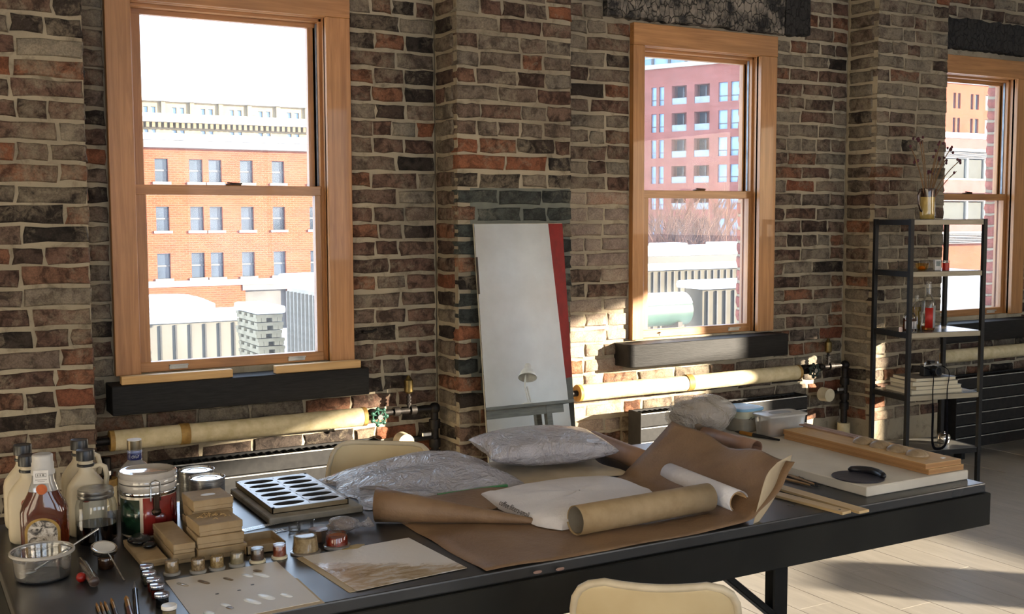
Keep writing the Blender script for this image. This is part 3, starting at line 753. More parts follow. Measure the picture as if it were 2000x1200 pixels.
for x in (1875, 1909, 1942): MB().box(fr(x, 410)[0], fr(x+3, 410)[0], -0.95, 0, fr(1900, 428)[1], fr(1900, 394)[1]).build('podium_mullion', STONEW, bR)
band(430, 452, BFAC3, 'podium_band', -1.2); band(452, 456, STONEW, 'podium_trim', -1.3)
for k in range(6): band(457+k*3.2, 458.8+k*3.2, SLAT, 'louvre', -0.9)

# snow-covered containers and sheds in the yard
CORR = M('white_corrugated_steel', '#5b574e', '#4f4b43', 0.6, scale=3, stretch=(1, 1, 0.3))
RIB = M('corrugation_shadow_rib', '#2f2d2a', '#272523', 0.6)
GREYC = M('grey_corrugated_steel', '#aaa294', '#999183', 0.65, scale=3, stretch=(1, 1, 0.3))
def ribbed(name, label, x0, x1, y, dep, ztop, ribs, mat, ribmat, snow=0.28, zb=GZ0):
    t = thing(name, label, 'container', ((x0+x1)/2, y+dep/2, zb)); hx = (x1-x0)/2; hy = dep/2
    MB().box(-hx, hx, -hy, hy, 0, ztop-zb).build('body', mat, t)
    pm_ = None; n_ = max(2, ribs)
    for k in range(n_):
        xx = -hx+(k+0.5)*2*hx/n_
        if pm_ is None:
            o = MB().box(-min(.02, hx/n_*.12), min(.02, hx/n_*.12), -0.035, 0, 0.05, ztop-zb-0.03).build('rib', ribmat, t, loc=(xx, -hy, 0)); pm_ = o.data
        else:
            o = bpy.data.objects.new('rib', pm_); COL.objects.link(o); o.parent = t; o.location = (xx, -hy, 0)
    o = MB().box(-hx-0.1, hx+0.1, -hy-0.12, hy+0.1, ztop-zb, ztop-zb+snow).build('snow_cap', SNOW, t, bev=snow*0.42, seg=3, smooth=60)
    return t
Yk = 16.0
xa, za = PY(285, 625, Yk).x, PY(400, 628, Yk).z; xb = PY(498, 640, Yk).x
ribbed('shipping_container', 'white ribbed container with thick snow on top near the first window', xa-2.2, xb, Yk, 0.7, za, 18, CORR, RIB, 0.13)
pS = PY(561, 560, 13.0); yS0, yS1 = 9.5, 13.0
sh = thing('shed', 'grey ribbed shed wall with snow cap standing beside the pallet stack', 'shed', (pS.x, (yS0+yS1)/2, GZ0))
hS = pS.z-GZ0; hy = (yS1-yS0)/2
MB().box(0, 1.5, -hy, hy, 0, hS).build('body', GREYC, sh)
rm_ = None
for k in range(26):
    yy = -hy+(k+.5)*2*hy/26
    if rm_ is None: o = MB().box(-0.035, 0, -0.012, 0.012, 0.05, hS-0.05).build('rib', M('shed_rib_grey', '#837c71', '#756e64', 0.6), sh, loc=(0, yy, 0)); rm_ = o.data
    else: o = bpy.data.objects.new('rib', rm_); COL.objects.link(o); o.parent = sh; o.location = (0, yy, 0)
MB().box(-0.1, 1.6, -hy-.1, hy+.1, hS, hS+0.16).build('snow_cap', SNOW, sh, bev=0.06, seg=3, smooth=60)
# snow heap on a tank behind the container
p0, p1 = PY(255, 612, 21.0), PY(394, 612, 21.0)
tk = thing('snowy_tank', 'rounded tank buried in snow behind the white container', 'tank', ((p0.x+p1.x)/2, 21.0, GZ0))
hx = (p1.x-p0.x)/2; zz = p0.z-GZ0
MB().loft([(0, hx, 1.2, 5), (zz, hx, 1.2, 5)]).build('tank_body', CORR, tk, smooth=40)
MB().loft([(zz, hx+.05, 1.25, 5), (zz+0.18, hx+0.05, 1.25, 5), (zz+.26, hx*0.85, 1.0, 4), (zz+.28, hx*0.5, .6, 4)]).build('snow_cap', SNOW, tk, smooth=60)
# stacked crates
p0 = PY(503, 690, 14.0); p1 = PY(553, 610, 14.0)
cr = thing('pallet_stack', 'weathered pallets stacked under snow beside the grey shed', 'pallets', ((p0.x+p1.x)/2-0.05, 14.3, GZ0)); hx = (p1.x-p0.x)/2
PAL = M('weathered_pallet_wood', '#8f846c', '#7a705a', 0.8, scale=6)
nL = 60; lh = (p1.z-GZ0)/nL
pmesh = None
for k in range(nL):
    if pmesh is None:
        mb = MB()
        for yy in (-0.4, -0.13, 0.13, 0.4): mb.box(-hx, hx, yy-.06, yy+.06, lh*.5, lh*.9)
        for xx in (-hx+.04, -hx*.4, hx*.4, hx-.04): mb.box(xx-.03, xx+.03, -.46, .46, 0, lh*.5)
        o = mb.build('pallet', PAL, cr); pmesh = o.data
    else:
        o = bpy.data.objects.new('pallet', pmesh); COL.objects.link(o); o.parent = cr; o.location = (rnd(-.03, .03), 0, k*lh)
MB().box(-hx-.03, hx+.03, -.5, .5, nL*lh, nL*lh+.1).build('snow_cap', SNOW, cr, bev=0.04, seg=2, smooth=60)
# second window: fenced yard, long snowy roof, green tank, bare tree
p0, p1 = PY(1230, 530, 17.0), PY(1500, 530, 17.0)
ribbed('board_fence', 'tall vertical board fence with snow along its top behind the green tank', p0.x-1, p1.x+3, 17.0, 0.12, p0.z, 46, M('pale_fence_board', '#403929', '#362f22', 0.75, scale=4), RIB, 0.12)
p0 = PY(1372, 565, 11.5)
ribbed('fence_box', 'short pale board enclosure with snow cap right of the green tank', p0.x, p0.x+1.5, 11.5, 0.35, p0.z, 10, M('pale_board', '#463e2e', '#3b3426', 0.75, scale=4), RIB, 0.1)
p0, p1 = PY(1200, 522, 24.0), PY(1500, 505, 24.0)
tr = thing('trailer_roof', 'long low trailer with a snow-covered roof beyond the board fence', 'trailer', ((p0.x+p1.x)/2, 24.5, GZ0)); hx = (p1.x-p0.x)/2+3
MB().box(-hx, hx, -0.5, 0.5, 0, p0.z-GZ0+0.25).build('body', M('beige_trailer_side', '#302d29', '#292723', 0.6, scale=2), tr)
MB().box(-hx-.1, hx+.1, -0.56, 0.56, p0.z-GZ0+0.25, p0.z-GZ0+0.52).build('snow_cap', SNOW, tr, bev=0.12, seg=3, smooth=60)
for xx in (-hx+4.6, -hx+6.6): MB().box(xx, xx+.9, -.4, .2, p0.z-GZ0+.5, p0.z-GZ0+.60).build('roof_vent', SNOW, tr, bev=0.04, seg=2)
GREEN = M('green_tank_paint', '#264736', '#1d382a', 0.5, scale=4)
p0, p1 = PY(1240, 628, 10.0), PY(1336, 628, 10.0)
gt = thing('green_tank', 'horizontal green tank with snow along its back in the yard', 'tank', ((p0.x+p1.x)/2, 10.0, p0.z))
hx = (p1.x-p0.x)/2
mb = MB(); N = 20
mb.grid([[(x, 0.17*math.cos(2*math.pi*j/N), 0.0+0.17*math.sin(2*math.pi*j/N)+0.1) for j in range(N+1)] for x in (-hx-.3, -hx, 0, hx)])
mb.add([(hx, 0.17*math.cos(2*math.pi*j/N), 0.17*math.sin(2*math.pi*j/N)+0.1) for j in range(N)], [tuple(range(N))])
mb.build('tank_body', GREEN, gt, smooth=40)
MB().grid([[(x, 0.185*math.cos(math.pi*j/N), 0.1+0.16*math.sin(math.pi*j/N)+0.03*math.sin(math.pi*j/N)) for j in range(3, N-2)] for x in (-hx-.3, -hx*.3, hx*.7, hx-.02)]).build('snow_cap', SNOW, gt, smooth=60, solid=0.03)
MB().box(-hx, -hx+.06, -.15, .15, GZ0-p0.z, -0.02).box(hx-.2, hx-.14, -.15, .15, GZ0-p0.z, -0.02).build('tank_legs', IRON, gt)
# bare shrubs
BARK = M('bare_twig', '#6b4a3a', '#573a2d', 0.8, scale=10)
def bare_tree(label, base, hgt, n, seed, spread):
    R = random.Random(seed); t = thing('bare_tree', label, 'tree', base, group='bare trees behind the trailer')
    mb = MB()
    def grow(p, d, L, r, lev):
        e = p+d*L; mid = p+d*L*.5+Vector((R.uniform(-1, 1), R.uniform(-1, 1), 0))*L*.05
        mb.tube([p, mid, e], [r, r*.8, r*.55], 4, cap=False)
        if lev > 0:
            for _ in range(3):
                nd = (d+Vector((R.uniform(-1, 1), R.uniform(-1, 1), R.uniform(-.1, .6)))*0.55).normalized()
                grow(p+d*L*R.uniform(.5, 1), nd, L*R.uniform(.5, .72), r*.62, lev-1)
    for k in range(n):
        a = R.uniform(0, 6.28); d = Vector((math.cos(a)*spread*R.random(), math.sin(a)*.4*spread, 1)).normalized()
        grow(Vector((R.uniform(-.25, .25), R.uniform(-.2, .2), 0)), d, hgt*.40, 0.10, 4)
    mb.build('branches', BARK, t, smooth=60)
for k, (x, yt, Y, n) in enumerate(((1290, 392, 44, 6), (1352, 386, 45, 7), (1415, 394, 44.5, 6))):
    b_ = PY(x, 560, Y); b_.z = GZ0; ht = PY(x, yt, Y).z-GZ0
    bare_tree(('leafless reddish tree behind the trailer nearer the yard fence corner', 'fullest leafless reddish tree standing between two others behind the trailer', 'leafless reddish tree behind the trailer nearest the brick window reveal')[k], b_, ht*1.28, n+3, 70+k, 0.9)

# ------------------------------------------------------------------ radiators, heating pipes, valves
def radiator(label, x0, x1, endcap=True):
    y0, y1, zt = 4.045, 4.14, 0.465
    if x0 > 5: y0, y1 = 4.05, 4.14
    t = thing('radiator', label, 'radiator', ((x0+x1)/2, (y0+y1)/2, 0.0), group=None)
    hx, hy = (x1-x0)/2, (y1-y0)/2
    pmsh = None
    for k in range(6):
        z0 = 0.062+k*0.0665
        MB().box(-hx+0.004, hx-0.004, -hy, -hy+0.012, z0+0.004, z0+0.0625).build('panel', RADM, t, bev=0.002)
        MB().box(-hx+0.004, hx-0.004, -hy-0.0015, -hy+0.006, z0+0.0625, z0+0.0665).build('panel_seam', RADL, t)
    MB().box(-hx+0.004, hx-0.004, hy-0.012, hy, 0.062, zt).build('rear_panel', RADM, t)
    MB().box(-hx, -hx+0.006, -hy-0.001, hy, 0.055, zt+0.002).build('end_panel', RADM, t, bev=0.001)
    MB().box(hx-0.006, hx, -hy-0.001, hy, 0.055, zt+0.002).build('end_panel', RADM, t, bev=0.001)
    mb = MB()
    for k in range(int((x1-x0)/0.03)): mb.box(-hx+0.02+k*0.03, -hx+0.024+k*0.03, -hy+0.014, hy-0.014, zt-0.03, zt-0.006)
    mb.build('top_grille', RADM, t)
    MB().box(-hx+.08, -hx+.11, -hy+.02, hy-.02, 0, 0.07).build('foot', RADM, t)
    MB().box(hx-.11, hx-.08, -hy+.02, hy-.02, 0, 0.07).build('foot', RADM, t)
    return t
radiator('black flat panel radiator under the first window behind the table', 0.82, 1.70)
radiator('black flat panel radiator between mirror and shelf unit under the middle window', 2.955, 3.975)
radiator('long black flat panel radiator to the side of the shelf unit', 5.085, 6.3)

def lagged_pipe(label, x0, x1, y, z, bands, drop=None, r=0.037):
    t = thing('heating_pipe', label, 'pipe', (x0, y, z))
    L = x1-x0
    MB().tube([(0, 0, 0), (L*0.25, 0, .0), (L*.5, 0, -.002), (L*.75, 0, 0), (L, 0, 0)], r, 24).build('lagging', PIPEW, t, smooth=40)
    for b in bands: MB().tube([(b-0.017, 0, 0), (b+0.017, 0, 0)], r+0.0025, 24).build('band', PIPEB, t, smooth=40)
    MB().tube([(-0.06, 0, 0), (L+0.07, 0, 0)], 0.014, 10).build('iron_pipe', IRON, t, smooth=40)
    MB().tube([(-0.004, 0, 0), (0.012, 0, 0)], r+0.001, 24).build('end_cap', PIPEB, t, smooth=40)
    MB().tube([(L-0.012, 0, 0), (L+0.004, 0, 0)], r+0.001, 24).build('end_cap', PIPEB, t, smooth=40)
    for b in (0.15, L-0.15): MB().box(b-0.01, b+0.01, -0.01, WALL_Y-y, -r*.2, 0).build('bracket', IRON, t)
    return t
lagged_pipe('cream canvas-wrapped heating pipe below the first window sill', 0.683, 1.655, 4.13, 0.557, [0.26])
lagged_pipe('cream canvas-wrapped heating pipe running from the mirror below the middle window', 2.672, 3.99, 4.13, 0.568, [0.62])
lagged_pipe('pale wrapped heating pipe below the window behind the shelf unit', 5.0, 6.3, 4.13, 0.575, [])
# lagged drop at the left end of the first pipe
lp = thing('lagged_riser', 'short vertical cream pipe sleeve with gold collar behind the jugs', 'pipe', (0.665, 4.12, 0))
MB().tube([(0, 0, 0.05), (0, 0, 0.40)], 0.034, 20).build('lagging', PIPEW, lp, smooth=40)
MB().tube([(0, 0, 0.40), (0, 0, 0.425)], 0.036, 20).build('collar', PIPEB, lp, smooth=40)
MB().tube([(0, 0, 0.425), (0, 0, 0.50)], 0.016, 12).build('iron_pipe', IRON, lp, smooth=40)
MB().tube([(0, 0, 0.44), (0, 0, 0.455)], 0.022, 12).build('coupling', STEEL, lp, smooth=40)

def valve_set(label, xv, xc, wheel_m, zc=0.55):
    """gauge on a riser, valve with handwheel, elbow, drop pipe with cap stub"""
    t = thing('valve_assembly', label, 'valve', (xc, 4.17, 0))
    d = xv-xc
    MB().tube([(d-0.05, 0, zc), (0.0, 0, zc), ], 0.013, 10).build('branch_pipe', IRON, t, smooth=40)
    for k in (0.35, 0.62, 0.85): MB().tube([(d*k-0.012, 0, zc), (d*k+0.012, 0, zc)], 0.02, 12).build('fitting', IRON, t, smooth=40)
    MB().ell((0, 0, zc), 0.024, 0.024, 0.024).build('elbow', IRON, t, smooth=60)
    MB().tube([(0, 0, zc), (0, 0, 0.15)], 0.016, 12).build('drop_pipe', IRON, t, smooth=40)
    for z in (0.49, 0.41, 0.36): MB().tube([(0, 0, z-0.018), (0, 0, z+0.018)], 0.024, 12).build('coupling', IRON, t, smooth=40)
    MB().tube([(0, 0, 0.05), (0, 0, 0.27)], 0.032, 16).build('lagging', PIPEW, t, smooth=40)
    # handwheel
    hw = MB(); R_ = 0.032
    for j in range(7):
        a = 2*math.pi*j/7; hw.bar((d, -0.075, zc), (d+R_*math.cos(a), -0.075, zc+R_*math.sin(a)), 0.006, 0.005, (0, 1, 0))
        hw.ell((d+R_*math.cos(a), -0.075, zc+R_*math.sin(a)), .009, .007, .009, 8, 6)
    ring = [(d+R_*.85*math.cos(2*math.pi*j/20), -0.075, zc+R_*.85*math.sin(2*math.pi*j/20)) for j in range(21)]
    hw.tube(ring, 0.0045, 6)
    wheel = hw.build('handwheel', wheel_m, t, smooth=40)
    MB().tube([(d, -0.088, zc), (d, -0.07, zc)], 0.011, 12).build('wheel_nut', STEEL, wheel, smooth=40)
    MB().tube([(d, -0.075, zc), (d, 0.0, zc)], 0.008, 8).build('valve_stem', IRON, t, smooth=40)
    MB().ell((d, 0, zc), 0.026, 0.026, 0.022).build('valve_body', IRON, t, smooth=60)
    # air vent gauge above
    gx = d*0.42
    MB().tube([(gx, 0, zc), (gx, 0, zc+0.07)], 0.007, 8).build('vent_stem', IRON, t, smooth=40)
    for z in (0.028, 0.042, 0.056): MB().tube([(gx, 0, zc+z-.004), (gx, 0, zc+z+.004)], 0.011, 8).build('vent_nut', IRON, t, smooth=40)
    MB().lathe([(0.012, 0), (0.019, 0.008), (0.019, 0.055), (0.012, 0.06), (0.005, 0.075)], 16, (gx, 0, zc+0.072)).build('air_vent', M('aged_brass', '#7d6b42', '#5d4e30', 0.35, 0.9), t, smooth=40)
    # thermostat stub
    MB().tube([(d*0.55, -0.055, 0.435), (d*0.55, -0.0, 0.435)], [0.034, 0.036], 22).build('thermostat_knob', IVORY, t, smooth=40)
    MB().tube([(d*0.55, 0.0, 0.435), (d*0.25, 0.0, 0.435), (0, 0, 0.435)], 0.012, 8).build('thermostat_pipe', IRON, t, smooth=40)
    MB().box(d*0.16-0.022, d*0.16+0.022, -0.022, -0.014, 0.442, 0.462).build('lever_tag', STEEL, t, bev=0.004)
    return t
GREENW = M('green_handwheel', '#2f5a4a', '#244639', 0.4, 0.4, scale=30)
valve_set('iron valve assembly with green handwheel between first window and mirror', PY(742, 815, 4.09).x, 1.985, GREENW, 0.556)
valve_set('iron valve assembly with dark handwheel in the corner beside the shelf unit', PY(1592, 727, 4.09).x, 4.36, M('dark_handwheel', '#33423c', '#26322d', 0.45, 0.4), 0.575)
# iron wall hooks
hk = MB().tube([(0, 0, 0), (0, -0.02, 0.0), (0.03, -0.03, 0.002), (0.05, -0.03, 0.01)], 0.006, 8).build('wall_hook', IRON, loc=(1.70, WALL_Y, 0.885), smooth=40)
tag(hk, 'small iron hook sticking out of the mortar beside the first window casing', 'hook')

# ------------------------------------------------------------------ mirror leaning on the pier
MIRM = None
s = NT('mirror_silver'); gl = s.bsdf(Base_Color=(0.93, 0.95, 0.94, 1), Metallic=1.0, Roughness=0.0)
tc = s.n('ShaderNodeTexCoord'); dz = s.noise(tc.outputs['Object'], 50, 4); rr = s.ramp(dz, [(0.0, (0.93, 0.95, 0.94, 1)), (0.9, (0.9, 0.92, 0.91, 1))]); s.l(rr.outputs[0], gl.inputs['Base Color'])
MIRM = s.fin(gl.outputs[0])
TL, TR_ = PY(925, 438, 4.03), PY(1097, 437, 4.03)
mh = 1.324; lean = (4.03-3.94)/(1.324-0.49)
mir = thing('leaning_mirror', 'tall frameless mirror leaning against the painted brick pier', 'mirror', ((TL.x+TR_.x)/2+0.0, 4.03-lean*1.324, 0))
wd = TR_.x-TL.x
def mpt(x, z, off): return (x+0.012*(1.324-z)/1.324, lean*z-off, z)
def slab(x0, x1, z0, z1, o0, o1):
    return MB().add([mpt(x0, z0, o1), mpt(x1, z0, o1), mpt(x1, z1, o1), mpt(x0, z1, o1), mpt(x0, z0, o0), mpt(x1, z0, o0), mpt(x1, z1, o0), mpt(x0, z1, o0)],
                    [(0, 1, 2, 3), (4, 7, 6, 5), (0, 4, 5, 1), (1, 5, 6, 2), (2, 6, 7, 3), (3, 7, 4, 0)])
slab(-wd/2, wd/2, 0.002, 1.324, 0.0, 0.005).build('mirror_glass', MIRM, mir)
slab(-wd/2-0.0015, wd/2+0.0015, 0.0, 1.3255, -0.006, -0.0005).build('backing_board', M('mirror_backing', '#c8c0aa', '#a79f8b', 0.7), mir)
slab(-wd/2-0.004, -wd/2+0.006, 1.04, 1.19, 0.0048, 0.0056).build('chipped_edge', M('chipped_silver', '#3b3128', '#2a231d', 0.7), mir)

# desk and lamp at the back of the room, seen in the mirror
DSK = M('grey_desk_wood', '#7d7b70', '#67655c', 0.6, scale=6, stretch=(1, 8, 8))
dk = thing('desk', 'grey weathered desk with square legs reflected in the mirror', 'desk', (6.3, -3.35, 0))
MB().box(-0.9, 0.85, -0.3, 0.3, 0.70, 0.735).build('desk_top', DSK, dk)
MB().box(-0.88, 0.5, 0.25, 0.28, 0.60, 0.70).build('apron', DSK, dk)
for x, y in ((-.86, .25), (.3, .25), (.45, -.25), (-.86, -.25)): MB().box(x-.035, x+.035, y-.035, y+.035, 0, .70).build('leg', DSK, dk)
LMPW = M('white_lamp_enamel', '#e4e0d6', '#d4d0c6', 0.35)
lm = thing('desk_lamp', 'white articulated desk lamp standing on the grey desk', 'lamp', (6.42, -3.2, 0.735))
MB().lathe([(0.08, 0), (0.08, 0.012), (0.03, 0.02)], 20).build('base', LMPW, lm, smooth=40)
MB().tube([(0, 0, 0.015), (-0.03, 0, 0.2), (-0.0, 0, 0.33)], 0.011, 8).tube([(0.03, 0, 0.015), (0.0, 0, 0.2)], 0.011, 8).build('arm', LMPW, lm, smooth=40)
sh_ = MB().lathe([(0.095, 0), (0.085, 0.03), (0.055, 0.085), (0.035, 0.10), (0.03, 0.15), (0.02, 0.16)], 24, bot=False).build('shade', LMPW, lm, loc=(0.02, 0, 0.30), smooth=50, solid=0.002)
sh_.rotation_euler = (0.35, 0.35, 0); sh_.scale = (1.15, 1.15, 1.15)

# ------------------------------------------------------------------ work table
TZ = 0.74
def table_mat():
    s = NT('black_table_paint'); tc = s.n('ShaderNodeTexCoord'); p = tc.outputs['Object']
    a = s.noise(p, 7, 6, 0.6); b_ = s.noise(p, 90, 4, 0.7); c_ = s.noise(p, 2.5, 3)
    r = s.ramp(a, [(0.3, lin('#1e1e1f')), (0.7, lin('#2b2b2b'))])
    sc = s.ramp(b_, [(0.70, (0, 0, 0, 1)), (0.76, (0.35, 0.35, 0.35, 1))])
    col = s.mix(sc.outputs[0], r.outputs[0], lin('#6d6a66'))
    ro = s.ramp(c_, [(0.3, (0.24, 0.24, 0.24, 1)), (0.7, (0.42, 0.42, 0.42, 1))])
    b = s.bsdf(Base_Color=col, Roughness=ro.outputs[0], Specular_IOR_Level=0.6)
    s.bump(a, 0.06, 0.002, b); return s.fin(b.outputs[0])
TBM = table_mat()
APR = M('dark_apron_paint', '#24231f', '#1b1a17', 0.7, spec=0.2, scale=6, bump=0.15)
TX0, TX1, TY0, TY1 = 0.155, 2.178, 1.648, 2.41
tb = thing('work_table', 'long black painted work table with deep apron and folding steel legs', 'table', ((TX0+TX1)/2, (TY0+TY1)/2, 0))
hx, hy = (TX1-TX0)/2, (TY1-TY0)/2
MB().box(-hx, hx, -hy, hy, TZ-0.022, TZ).build('table_top', TBM, tb, bev=0.003, seg=2)
MB().box(-hx+.004, hx+.012, -hy-0.006, -hy+0.016, TZ-0.098, TZ-0.0235).build('apron', APR, tb, bev=0.002)
MB().box(-hx+.004, hx+.012, hy-0.016, hy, TZ-0.098, TZ-0.0235).build('apron', APR, tb, bev=0.002)
MB().box(-hx, -hx+0.02, -hy+.018, hy-.018, TZ-0.098, TZ-0.0235).build('apron', APR, tb, bev=0.002)
MB().box(hx-0.02, hx+.010, -hy+.018, hy-.018, TZ-0.098, TZ-0.0235).build('apron', APR, tb, bev=0.002)
LEGM = M('black_steel_leg', '#181818', '#101010', 0.4, 0.5)
lx = 1.60-tb.location.x
for sx in (lx, -0.62):
    for yy in (-hy+0.06, hy-0.06):
        lg = MB().box(sx-0.02, sx+0.02, yy-0.015, yy+0.015, 0, TZ-0.03).build('leg', LEGM, tb, bev=0.003)
        MB().tube([(sx, yy-0.018, 0.50), (sx, yy-0.013, 0.50)], 0.008, 8).build('bolt', STEEL, lg)
        dx = -0.21 if sx > 0 else 0.21
        MB().bar((sx, yy, 0.51), (sx+dx, yy, TZ-0.06), 0.014, 0.03, (0, 1, 0)).build('brace', LEGM, tb, bev=0.002)
    MB().box(sx-0.015, sx+0.015, -hy+.07, hy-.07, 0.12, 0.15).build('cross_bar', LEGM, tb)
# chipped paint marks on the apron
for (x, y) in ((1050, 1118), (1094, 1112)):
    p = PY(x, y, TY0-0.008)
    o = MB().loft([(0, 0.009, 0.003, 2.4), (0.0012, 0.008, 0.0026, 2.4)]).build('paint_chip', M('bare_wood_chip', '#93786e', '#806459', 0.8), tb)
    o.location = (p.x-tb.location.x, p.y-tb.location.y, p.z); o.rotation_euler = (math.pi/2, 0.0, 0)

# ------------------------------------------------------------------ shell chairs
SHELL = M('cream_shell_plastic', '#c9b892', '#bda983', 0.4, scale=6, coat=0.1)
def shell_chair(label, loc, rz, h=0.80, ws=0.64):
    t = thing('shell_chair', label, 'chair', loc, rz, 'cream shell chairs')
    rows = []
    # profile along the seat then up the back: (y, z, halfwidth); the sitter faces -y
    prof = [(-0.22, 0.43, 0.20), (-0.17, 0.435, 0.215), (-0.05, 0.425, 0.22), (0.08, 0.42, 0.215), (0.16, 0.44, 0.205), (0.20, 0.50, 0.20), (0.225, 0.58, 0.20), (0.25, 0.68, 0.20), (0.262, 0.735, 0.199), (0.268, 0.76, 0.193), (0.272, 0.776, 0.18), (0.275, 0.786, 0.158), (0.276, 0.791, 0.12)]
    N = 16
    for k, (y, z, hw) in enumerate(prof):
        row = []
        for j in range(N+1):
            u = -1+2*j/N; bow = u*u
            up = 0.05*bow if k < 5 else 0.0
            fwd = (-0.045 if k < 8 else (-0.03, -0.02, -0.015, -0.012, -0.01)[k-8])*bow if k >= 4 else 0
            dip = -0.003*(1-bow) if k >= 8 else 0
            row.append((hw*ws*u, y+fwd, z*(h/0.80)+up+dip))
        rows.append(row)
    MB().grid(rows).build('shell', SHELL, t, smooth=60, solid=0.007, sub=1)
    edge = [rows[k][0] for k in range(len(rows))]+rows[-1][1:-1]+[rows[k][-1] for k in range(len(rows)-1, -1, -1)]
    MB().tube(edge, 0.0065, 8).build('rim', M('shell_rim', '#c4b69c', '#b3a58b', 0.45), t, smooth=60)
    for sx in (-1, 1):
        for sy in (-1, 1):
            MB().tube([(sx*0.10, sy*0.1, 0.425), (sx*0.15, sy*0.2, 0.0)], 0.009, 8).build('leg', STEEL, t, smooth=40)
    MB().bar((-.11, -.1, .415), (.11, .1, .415), .03, .006).bar((.11, -.1, .415), (-.11, .1, .415), .03, .006).build('seat_mount', STEEL, t)
    return t
shell_chair('cream plastic shell chair pushed up to the front apron of the table', (1.166, 1.549, 0), math.radians(143))
shell_chair('cream plastic shell chair tucked behind the table below the first radiator', (0.905, 2.33, 0), math.radians(-37))
shell_chair('cream plastic shell chair added out of view to cast the rounded floor shadow', (6.45, -0.40, 0), math.radians(45), 0.84, 1.0)  # added chair, never in view; it blocks sun to shape the floor shadow

# ------------------------------------------------------------------ offcuts on the first sill
PINEOFF = WOOD('pale_pine_offcut', '#d9b27a', '#bf9459', 'x', 0.6)
for (xa_, ya_), (xb_, yb_), lab in (((238, 745), (456, 727), 'long pale pine offcut with a knot lying on the black sill'), ((540, 722), (706, 707), 'shorter pale pine offcut lying on the black sill')):
    a = PY(xa_, ya_, 4.14).x; b = PY(xb_, yb_, 4.14).x
    o = MB().box(-(b-a)/2, (b-a)/2, 0, 0.036, 0, 0.03).build('wood_offcut', PINEOFF, loc=((a+b)/2, 4.145, 0.7525), bev=0.002); tag(o, lab, 'wood', 'offcuts on the sill')

# ------------------------------------------------------------------ things on the table, left half
def base(x, y, z=TZ): return PZ(x, y, z)
def at(p, z=None): return (p.x, p.y, p.z if z is None else z)
SEAL = M('orange_seal_sticker', '#8f3a1c', '#7a2f16', 0.5, scale=60)
# jugs
def jug(label, p, hgt=0.19, rz=0.0):
    t = thing('syrup_jug', label, 'jug', at(p), rz, 'cream syrup jugs'); k = hgt/0.19; w_ = 0.041*k; d_ = 0.034*k
    MB().loft([(0, w_*.86, d_*.86, 3.2), (.006*k, w_*.97, d_*.97, 3.4), (.02*k, w_, d_, 3.8), (.098*k, w_, d_, 3.8), (.112*k, w_*.94, d_*.95, 3.4), (.128*k, w_*.68, d_*.74, 2.6), (.139*k, .0185*k, .0185*k, 2.1), (.146*k, .0155*k, .0155*k, 2), (.166*k, .0155*k, .0155*k, 2)], 36).build('body', CREAMJ, t, smooth=50)
    MB().tube([(0.014*k, 0, .150*k), (.03*k, 0, .155*k), (.040*k, 0, .150*k), (.044*k, 0, .13*k), (.041*k, 0, .108*k)], [.005*k, .0055*k, .006*k, .006*k, .006*k], 10).build('handle', CREAMJ, t, smooth=60)
    MB().lathe([(.0175*k, .153*k), (.0185*k, .154*k), (.0185*k, .158*k), (.0175*k, .159*k)], 24).build('neck_ring', BLACKP, t, smooth=40)
    MB().lathe([(.0165*k, .167*k), (.0195*k, .1675*k), (.0195*k, .187*k), (.0185*k, .19*k), (.017*k, .1895*k)], 28).build('cap', BLACKP, t, smooth=35)
    MB().tube([(.004*k, -d_*.97, .090*k), (.004*k, -d_-.0012, .0902*k)], .0115*k, 20).build('seal', SEAL, t)
    return t
pj1 = base(57, 1060)
jug('cream plastic jug with black cap beside the amber syrup bottle', base(60, 1056), 0.165, -0.35)
jug('cream plastic jug with black cap behind the first jug at the table edge', base(50, 1028), 0.165, -0.35)
jug('cream plastic jug with black cap and looped handle behind the mason jar', base(172, 1042), 0.165, -0.3)
jug('cream plastic jug with black cap mostly hidden behind the handled jug', base(160, 1015), 0.165, -0.3)
# amber syrup bottle
AMBER = GLASS('amber_syrup', (0.42, 0.12, 0.03), 0.03, 0.1)
SYR = M('maple_syrup', '#6a2a10', '#54200c', 0.08, scale=8, trans=0.55, coat=0.6, ior=1.4)
CLEARG = GLASS('clear_glass', (0.97, 0.98, 0.97), 0.01, 0.14)
CLEARP = GLASS('clear_plastic', (0.95, 0.955, 0.955), 0.06, 0.16, haze=0.03)
LABW = M('white_label', '#cfcbc6', '#c2beb9', 0.55, scale=40)
GOLD = M('gold_label_border', '#9a7a3a', '#7d6230', 0.45, 0.3, scale=60)
p = base(90, 1086)
t = thing('syrup_bottle', 'amber syrup bottle with arched picture label and frosted white cap', 'bottle', at(p), -0.28)
W_, D_ = 0.040, 0.024
MB().loft([(0, W_*.9, D_*.9, 4), (.006, W_, D_, 4), (.085, W_, D_, 4), (.1, W_*.9, D_*.92, 3.4), (.116, W_*.7, D_*.82, 2.8), (.1215, W_*.64, D_*.8, 2.6)], 40).build('syrup', SYR, t, smooth=50)
MB().loft([(.122, W_*.64, D_*.8, 2.6), (.14, .0195, .0185, 2.2), (.158, .0175, .0175, 2)], 40).build('neck', M('clear_neck', '#c9c8c6', '#bbbab8', 0.15, trans=0.6), t, smooth=50)
MB().lathe([(.0205, .152), (.0205, .158), (.019, .160), (.019, .172), (.0178, .174), (.0178, .186), (.016, .188)], 28).build('cap', M('frosted_cap', '#cfccc6', '#c2bfb9', 0.4, trans=0.25), t, smooth=40)
arch = [(-.030, .006), (.030, .006), (.030, .052)]+[(.030*math.cos(a), .052+.024*math.sin(a)) for a in [math.pi*k/14 for k in range(1, 14)]]+[(-.030, .052)]
